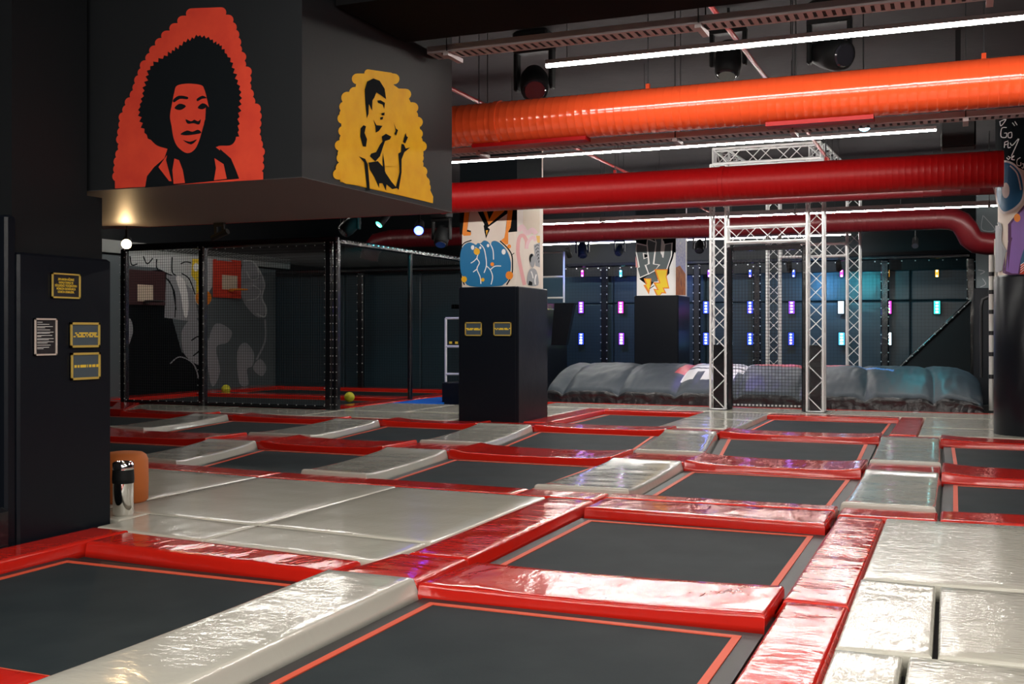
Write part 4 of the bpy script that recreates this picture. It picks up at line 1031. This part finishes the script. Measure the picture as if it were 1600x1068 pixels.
for px, c1, c2, t in ((908, 'blue', 'yellow', 'bottom row, first from left'), (971, 'violet', 'green', 'bottom row left of the FLY pillar'), (1103, 'blue', 'blue', 'bottom row at the left truss leg'), (1172, 'blue', 'cyan', 'bottom row inside the net panel'), (1236, 'blue', 'violet', 'bottom row at the rear truss leg'), (1315, 'cyan', 'white', 'bottom row right of the truss tower'), (1388, 'white', 'cyan', 'bottom row at the right post')):
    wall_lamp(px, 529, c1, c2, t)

# ------------------------------------------------------------------ jump tower behind the central pillar
r = thing('jump_tower', (-11, 27, FZ), 'black padded jump tower with pipe railings behind the central pillar', 'platform')
ux = on(886, 560, 1, 28.4).x
MB().box(-12.6, ux, 26.3, 28.4, FZ, 2.08).build('tower_body', M_pad, r)
VP = 25.95
a = on(846, 480, 1, VP); b = on(898, 474, 1, VP); c3 = on(850, 540, 1, VP)
MB().rbox(-12.6, ux+.02, VP, 28.4, 2.085, 2.26, .03).build('platform_pad', M_padg, r)
m = MB(); x0 = on(866, 500, 1, VP-.2).x; x1 = on(897, 474, 1, VP-.2).x; x2 = on(884, 540, 1, VP-.2).x; x3 = on(861, 540, 1, VP-.2).x
zt = on(890, 473, 1, VP-.2).z; zb = on(880, 539, 1, VP-.2).z
vs = [(x0, VP-.2, zt), (x1, VP-.2, zt), (x2, VP-.2, zb), (x3, VP-.2, zb), (x0, VP-.02, zt), (x1, VP-.02, zt), (x2, VP-.02, zb), (x3, VP-.02, zb)]
m.add(vs, [(0, 3, 2, 1), (4, 5, 6, 7), (0, 1, 5, 4), (1, 2, 6, 5), (2, 3, 7, 6), (3, 0, 4, 7)]); m.build('hanging_pad', M_padg, r)
vr = 26.3
m = MB(); pr = on(881, 430, 1, vr)
m.cyl((pr.x, vr, 2.26), (pr.x, vr, on(881, 393, 1, vr).z), .028, 12).cyl((-12.2, vr, 2.26), (-12.2, vr, on(881, 393, 1, vr).z), .028, 12).build('rail_post', M_galv, r)
for y in (394, 432, 465):
    z = on(881, y, 1, vr).z; MB().cyl((-12.2, vr, z), (pr.x, vr, z), .026, 12).build('rail', M_galv, r)
r = thing('padded_step', (-10, 20.7, FZ), 'black step block with pale pipe handrail left of the central pillar', 'steps')
s0 = floor_at(690, 630); VS = 20.6
us = on(690, 620, 1, VS).x
MB().rbox(us, -8.3, VS, VS+1.4, FZ, on(700, 597, 1, VS).z, .02).build('step_block', M_pad, r)
zt = on(691, 497, 1, VS+.1).z; zs = on(700, 597, 1, VS).z
MB().cyl((us+.05, VS+.1, zs), (us+.05, VS+.1, zt), .028, 12).cyl((us+1.3, VS+.1, zs), (us+1.3, VS+.1, zt+.3), .028, 12).build('rail_post', M_galv, r)
for y in (497, 541, 584):
    z = on(700, y, 1, VS+.1).z; MB().cyl((us+.05, VS+.1, z), (us+1.3, VS+.1, z), .026, 12).build('rail', M_galv, r)
m = MB(); z = on(700, 539, 1, VS+.1).z+.03
for i in range(8): m.box(us+.12+i*.14, us+.19+i*.14, VS+.12, VS+.125, z, z+.05, 0); m.box(us+.19+i*.14, us+.26+i*.14, VS+.12, VS+.125, z, z+.05, 1)
m.build('hazard_tape', [M_ytxt, M_black], r)

# galvanised ladder rails at right
r = thing('ladder', (.45, 22.0, 0), 'galvanised ladder rail left of the round pillar', 'ladder')
P = floor_at(1549, 641); VL = P.y
for px, y0, y1, rr in ((1549, 398, 641, .045), (1556, 373, 600, .03)):
    u = on(px, 500, 1, VL).x; MB().cyl((u, VL, max(0, on(px, y1, 1, VL).z)), (u, VL, on(px, y0, 1, VL).z), rr, 12).build('rail_post', M_galv, r)
for y in (428, 456, 487, 520, 553, 588):
    z = on(1549, y, 1, VL).z; u = on(1549, 500, 1, VL).x; MB().cyl((u, VL, z), (u+.5, VL, z), .024, 10).build('rung', M_galv, r)
    MB().cyl((u, VL, z-.04), (u, VL, z+.04), .055, 12).build('clamp', M_steel, r)
u = on(1534, 500, 1, VL).x
MB().tube([(u, VL+.6, .6), (u, VL+.6, 2.0), (u+.03, VL+.6, 2.13), (u+.12, VL+.6, 2.17), (u+.5, VL+.6, 2.17)], .03, 10).build('grab_rail', M_steel, r)

# ------------------------------------------------------------------ ball cage at left
CU, CV0, CV1, CH = -11.22, 17.82, 25.7, 3.22
r = thing('ball_cage', (-14, 21, FZ), 'tall black netted ball cage with padded posts at left', 'cage')
ua = on(195, 500, 1, CV0).x; um = on(317, 500, 1, CV0).x
m = MB(); net(m, (ua, CV0, 0), (CU-ua, 0, 0), (0, 0, CH), .055, .004); m.build('front_netting', M_net, r)
m = MB(); net(m, (-18.0, CV1, 0), (CU+7+11.22-7-CU+CU+18.0-.02+1.2-12.4+0, 0, 0) if False else (6.78, 0, 0), (0, 0, CH), .07, .004); m.build('back_netting', M_net, r)
m = MB(); net(m, (ua, CV0, CH+.06), (CU-ua, 0, 0), (0, CV1-CV0, 0), .12, .005); m.build('roof_netting', M_net, r)
for u, wd in ((ua, .07), (um, .075), (CU-.02, .075), (CU+.14, .05)):
    MB().rbox(u-wd, u+wd, CV0-.07, CV0+.07, FZ, CH+.03, .025).build('post', M_padg, r)
    m = MB(); lacing(m, (u-wd+.01, CV0-.08, .1), (u-wd+.01, CV0-.08, CH), .15, .008); lacing(m, (u+wd-.01, CV0-.08, .1), (u+wd-.01, CV0-.08, CH), .15, .008); m.build('lacing', M_lace, r)['kind'] = 'stuff'
MB().rbox(ua, CU+.18, CV0-.06, CV0+.06, CH-.02, CH+.12, .03).rbox(CU-.06, CU+.06, CV0, CV1, CH-.02, CH+.10, .03).rbox(-18, CU, CV1-.06, CV1+.06, CH-.1, CH+.02, .03).build('top_rail', M_padg, r)
MB().rbox(ua, CU, CV0-.05, CV0+.05, 0, .07, .02).build('bottom_rail', M_padg, r)
m = MB(); lacing(m, (ua+.1, CV0-.07, CH-.05), (CU-.1, CV0-.07, CH-.05), .21, .009); lacing(m, (ua+.1, CV0-.07, .07), (CU-.1, CV0-.07, .07), .21, .009)
lacing(m, (CU+.07, CV0+.3, CH+.06), (CU+.07, CV1, CH+.06), .2, .012); m.build('lacing', M_lace, r)['kind'] = 'stuff'
MB().cyl((CU, 21.07, 0), (CU, 21.07, CH), .055, 12).build('pole', M_padg, r)
u = on(564, 500, 1, CV1-.12).x
MB().rbox(u-.09, u+.09, CV1-.18, CV1-.06, FZ, CH-.1, .025).build('post', M_padg, r)
m = MB(); lacing(m, (u-.08, CV1-.19, .4), (u-.08, CV1-.19, CH-.2), .22, .013); lacing(m, (u+.08, CV1-.19, .4), (u+.08, CV1-.19, CH-.2), .22, .013); m.build('lacing', M_lace, r)['kind'] = 'stuff'
# wall paddings round the cage
r = thing('padded_wall_panel', (-14.5, 26, FZ), 'dark slate padded wall behind the ball cage', 'wall padding')
for a, b in ((-18.2, -15.9), (-15.88, -13.5), (-13.48, -11.0)): MB().rbox(a, b, CV1+.25, CV1+.35, FZ, 3.1, .03).build('pad', M_backpad, r)
# graffiti wall
GU = -18.15
r = thing('graffiti_wall', (GU-.1, 21.5, FZ), 'grey graffiti wall with two hoops inside the ball cage', 'wall')
MB().box(GU-.2, GU, 17.9, CV1+.2, FZ, 3.28).build('panel', P_slate, r)
p = Paint(plane_x(GU), [P_black, P_lgrey, P_grey, P_yellow, P_red, P_white, P_orange, P_slate], (170, 340), 3.337)
p.poly([(60, 405), (60, 300), (300, 265), (330, 520), (380, 700), (470, 760), (470, 960), (60, 990)], P_black)
p.poly([(100, 190), (480, 200), (545, 215), (540, 360), (470, 460), (330, 300), (250, 260), (110, 250)], P_lgrey)
p.poly([(300, 290), (350, 300), (440, 380), (470, 520), (430, 540), (290, 520)], P_grey)
p.poly(blob([(350, 310), (390, 320), (412, 400), (415, 480), (405, 520), (390, 500), (375, 400)], 4), P_white)
p.poly([(435, 215), (475, 215), (480, 460), (455, 440), (455, 330), (430, 300)], P_yellow)
p.poly(blob([(455, 400), (490, 375), (530, 395), (530, 440), (490, 465), (458, 440)], 4), P_orange)
p.poly(disc((455, 258), 15, 22), P_white)
for l in ([(250, 215), (255, 270), (330, 300)], [(330, 205), (330, 280), (350, 300)], [(375, 240), (400, 230), (430, 235)], [(380, 290), (420, 320), (450, 400)], [(285, 300), (330, 360), (350, 480)], [(310, 320), (345, 400), (345, 520)], [(110, 200), (120, 245), (150, 240)], [(180, 200), (200, 240), (230, 210)]):
    p.line(l, 6, P_black)
p.poly([(545, 215), (640, 220), (690, 225), (690, 400), (600, 410), (555, 400), (570, 330), (545, 270)], P_red)
p.poly(blob([(560, 220), (640, 225), (645, 260), (600, 275), (575, 310), (560, 370), (550, 320)], 4), P_grey)
p.poly(blob([(700, 225), (750, 225), (790, 280), (810, 350), (800, 420), (820, 480), (790, 520), (740, 490), (690, 400)], 4), P_grey)
p.line([(700, 225), (750, 228), (790, 285), (812, 350), (798, 415), (820, 470), (812, 515), (770, 500)], 8, P_lgrey)
p.line([(770, 240), (780, 310), (740, 320), (720, 280)], 6, P_lgrey)
p.line([(720, 430), (770, 420), (790, 380), (750, 350)], 6, P_lgrey)
for q in ([(385, 580), (430, 525), (470, 540), (520, 640), (515, 720), (480, 770), (400, 720), (380, 640)], [(520, 640), (560, 550), (640, 590), (620, 650), (560, 675), (580, 800), (540, 880), (515, 760)], [(670, 700), (710, 650), (755, 700), (750, 770), (720, 790), (728, 870), (680, 860)], [(755, 770), (790, 735), (822, 780), (800, 825), (760, 800)], [(85, 540), (115, 530), (125, 600), (90, 680)]):
    p.poly(blob(q, 4), P_grey)
p.line([(815, 530), (815, 640), (770, 740)], 10, P_grey)
p.line([(430, 640), (470, 620), (480, 680), (440, 720)], 7, P_black); p.line([(320, 760), (370, 725), (440, 760), (470, 840)], 6, P_grey)
p.build('graffiti', r, 'cartoonish grey, yellow and red spray painting')
HGp = 'basketball hoops inside the ball cage'
def hoop(x0, x1, y0, y1, bx0, bx1, by0, by1, rimm, label):
    a = on(x0, y0, 0, GU+.05); b = on(x1, y1, 0, GU+.05); zz = sorted((a.z, b.z)); vv = sorted((a.y, b.y))
    r = thing('basketball_hoop', (GU, (a.y+b.y)/2, zz[0]), label, 'hoop', HGp)
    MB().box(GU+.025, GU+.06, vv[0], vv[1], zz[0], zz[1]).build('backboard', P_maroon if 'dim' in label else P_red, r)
    c = on(bx0, by0, 0, GU+.062); d = on(bx1, by1, 0, GU+.062)
    MB().box(GU+.06, GU+.064, min(c.y, d.y), max(c.y, d.y), min(c.z, d.z), max(c.z, d.z)).build('target_square', P_tan, r)
    z = min(c.z, d.z); vm = (c.y+d.y)/2
    ring = [(GU+.35+.23*math.cos(t), vm+.23*math.sin(t), z) for t in [2*math.pi*i/28 for i in range(29)]]
    MB().tube(ring, .018, 8).obox((GU+.06, vm, z-.02), (GU+.14, vm, z-.02), .12, .05).build('rim', rimm, r)
    return r
hoop(196, 258, 420, 477, 215, 239, 444, 471, M_steel, 'dim basketball hoop at the left end of the graffiti wall')
hoop(334, 376, 406, 466, 347, 371, 429, 453, P_orange, 'red basketball hoop with orange rim on the graffiti wall')
# floor inside the cage
for q, t in ((rect(-18.0, -17.4, 18.2, 25.3), 'along the graffiti wall'), (rect(-17.38, -11.4, 24.9, 25.4), 'along its back net'), (rect(-17.38, -11.6, 18.1, 18.6), 'behind its front net'), (rect(-11.75, -11.28, 18.62, 24.88), 'along its open side'), (rect(-17.38, -11.77, 21.5, 22.1), 'across the middle')):
    red(q, 'red pad inside the ball cage, '+t)
trampoline(-17.36, -11.8, 18.63, 21.46, 'trampoline inside the ball cage, nearer one')
trampoline(-17.36, -11.8, 22.13, 24.87, 'trampoline inside the ball cage, farther one')
def ball(px, py, rr, label):
    z = BZ+.02+rr
    P = on(px, py, 2, z)
    o = MB().sphere(P, rr, 16).build('ball', M_ball, None, (P.x, P.y, P.z)); tag(o, label, 'ball', 'yellow balls')
ball(546, 620, .115, 'yellow ball lying at the open entrance of the cage')
o = MB().sphere((-17.2, 22.4, BZ+.135), .115, 16).build('ball', M_ball, None, (-17.2, 22.4, BZ+.135)); tag(o, 'yellow ball behind the cage net by the graffiti wall', 'ball', 'yellow balls')

# ------------------------------------------------------------------ bin and orange pouf
P = floor_at(191, 806)
r = thing('waste_bin', (P.x, P.y+.05, 0), 'chrome waste bin with black bag rim beside the left pillar', 'bin')
bx, by = P.x-.045, P.y+.06; R = .082
MB().lathe([(0, 0), (R-.01, 0), (R, .01), (R, .335)], (bx, by, 0), 40).build('body', M_chrome, r)
MB().lathe([(R, .26), (R+.004, .262), (R+.006, .30), (R+.003, .35), (R+.001, .372)], (bx, by, 0), 40).build('bag_rim', M_black, r)
m = MB(); prof = [(R, .37), (R+.002, .38), (R+.002, .425), (R-.01, .435), (R-.03, .438)]
m.lathe(prof, (bx, by, 0), 40); m.lathe([(R-.03, .438), (R-.045, .40), (.0, .39)], (bx, by, 0), 40)
m.build('rim_ring', M_chrome, r)
P2 = floor_at(203, 788); pr = .20
pc = (P2.x-.17, P2.y+.12)
o = MB().lathe([(0, 0), (pr-.02, 0), (pr, .02), (pr+.004, .2), (pr, .37), (pr-.015, .41), (pr-.045, .432), (pr-.1, .44), (0, .445)], (pc[0], pc[1], 0), 48).build('pouf', M_orange, None, (pc[0], pc[1], 0))
tag(o, 'orange upholstered pouf behind the chrome bin at the left pillar', 'pouf')
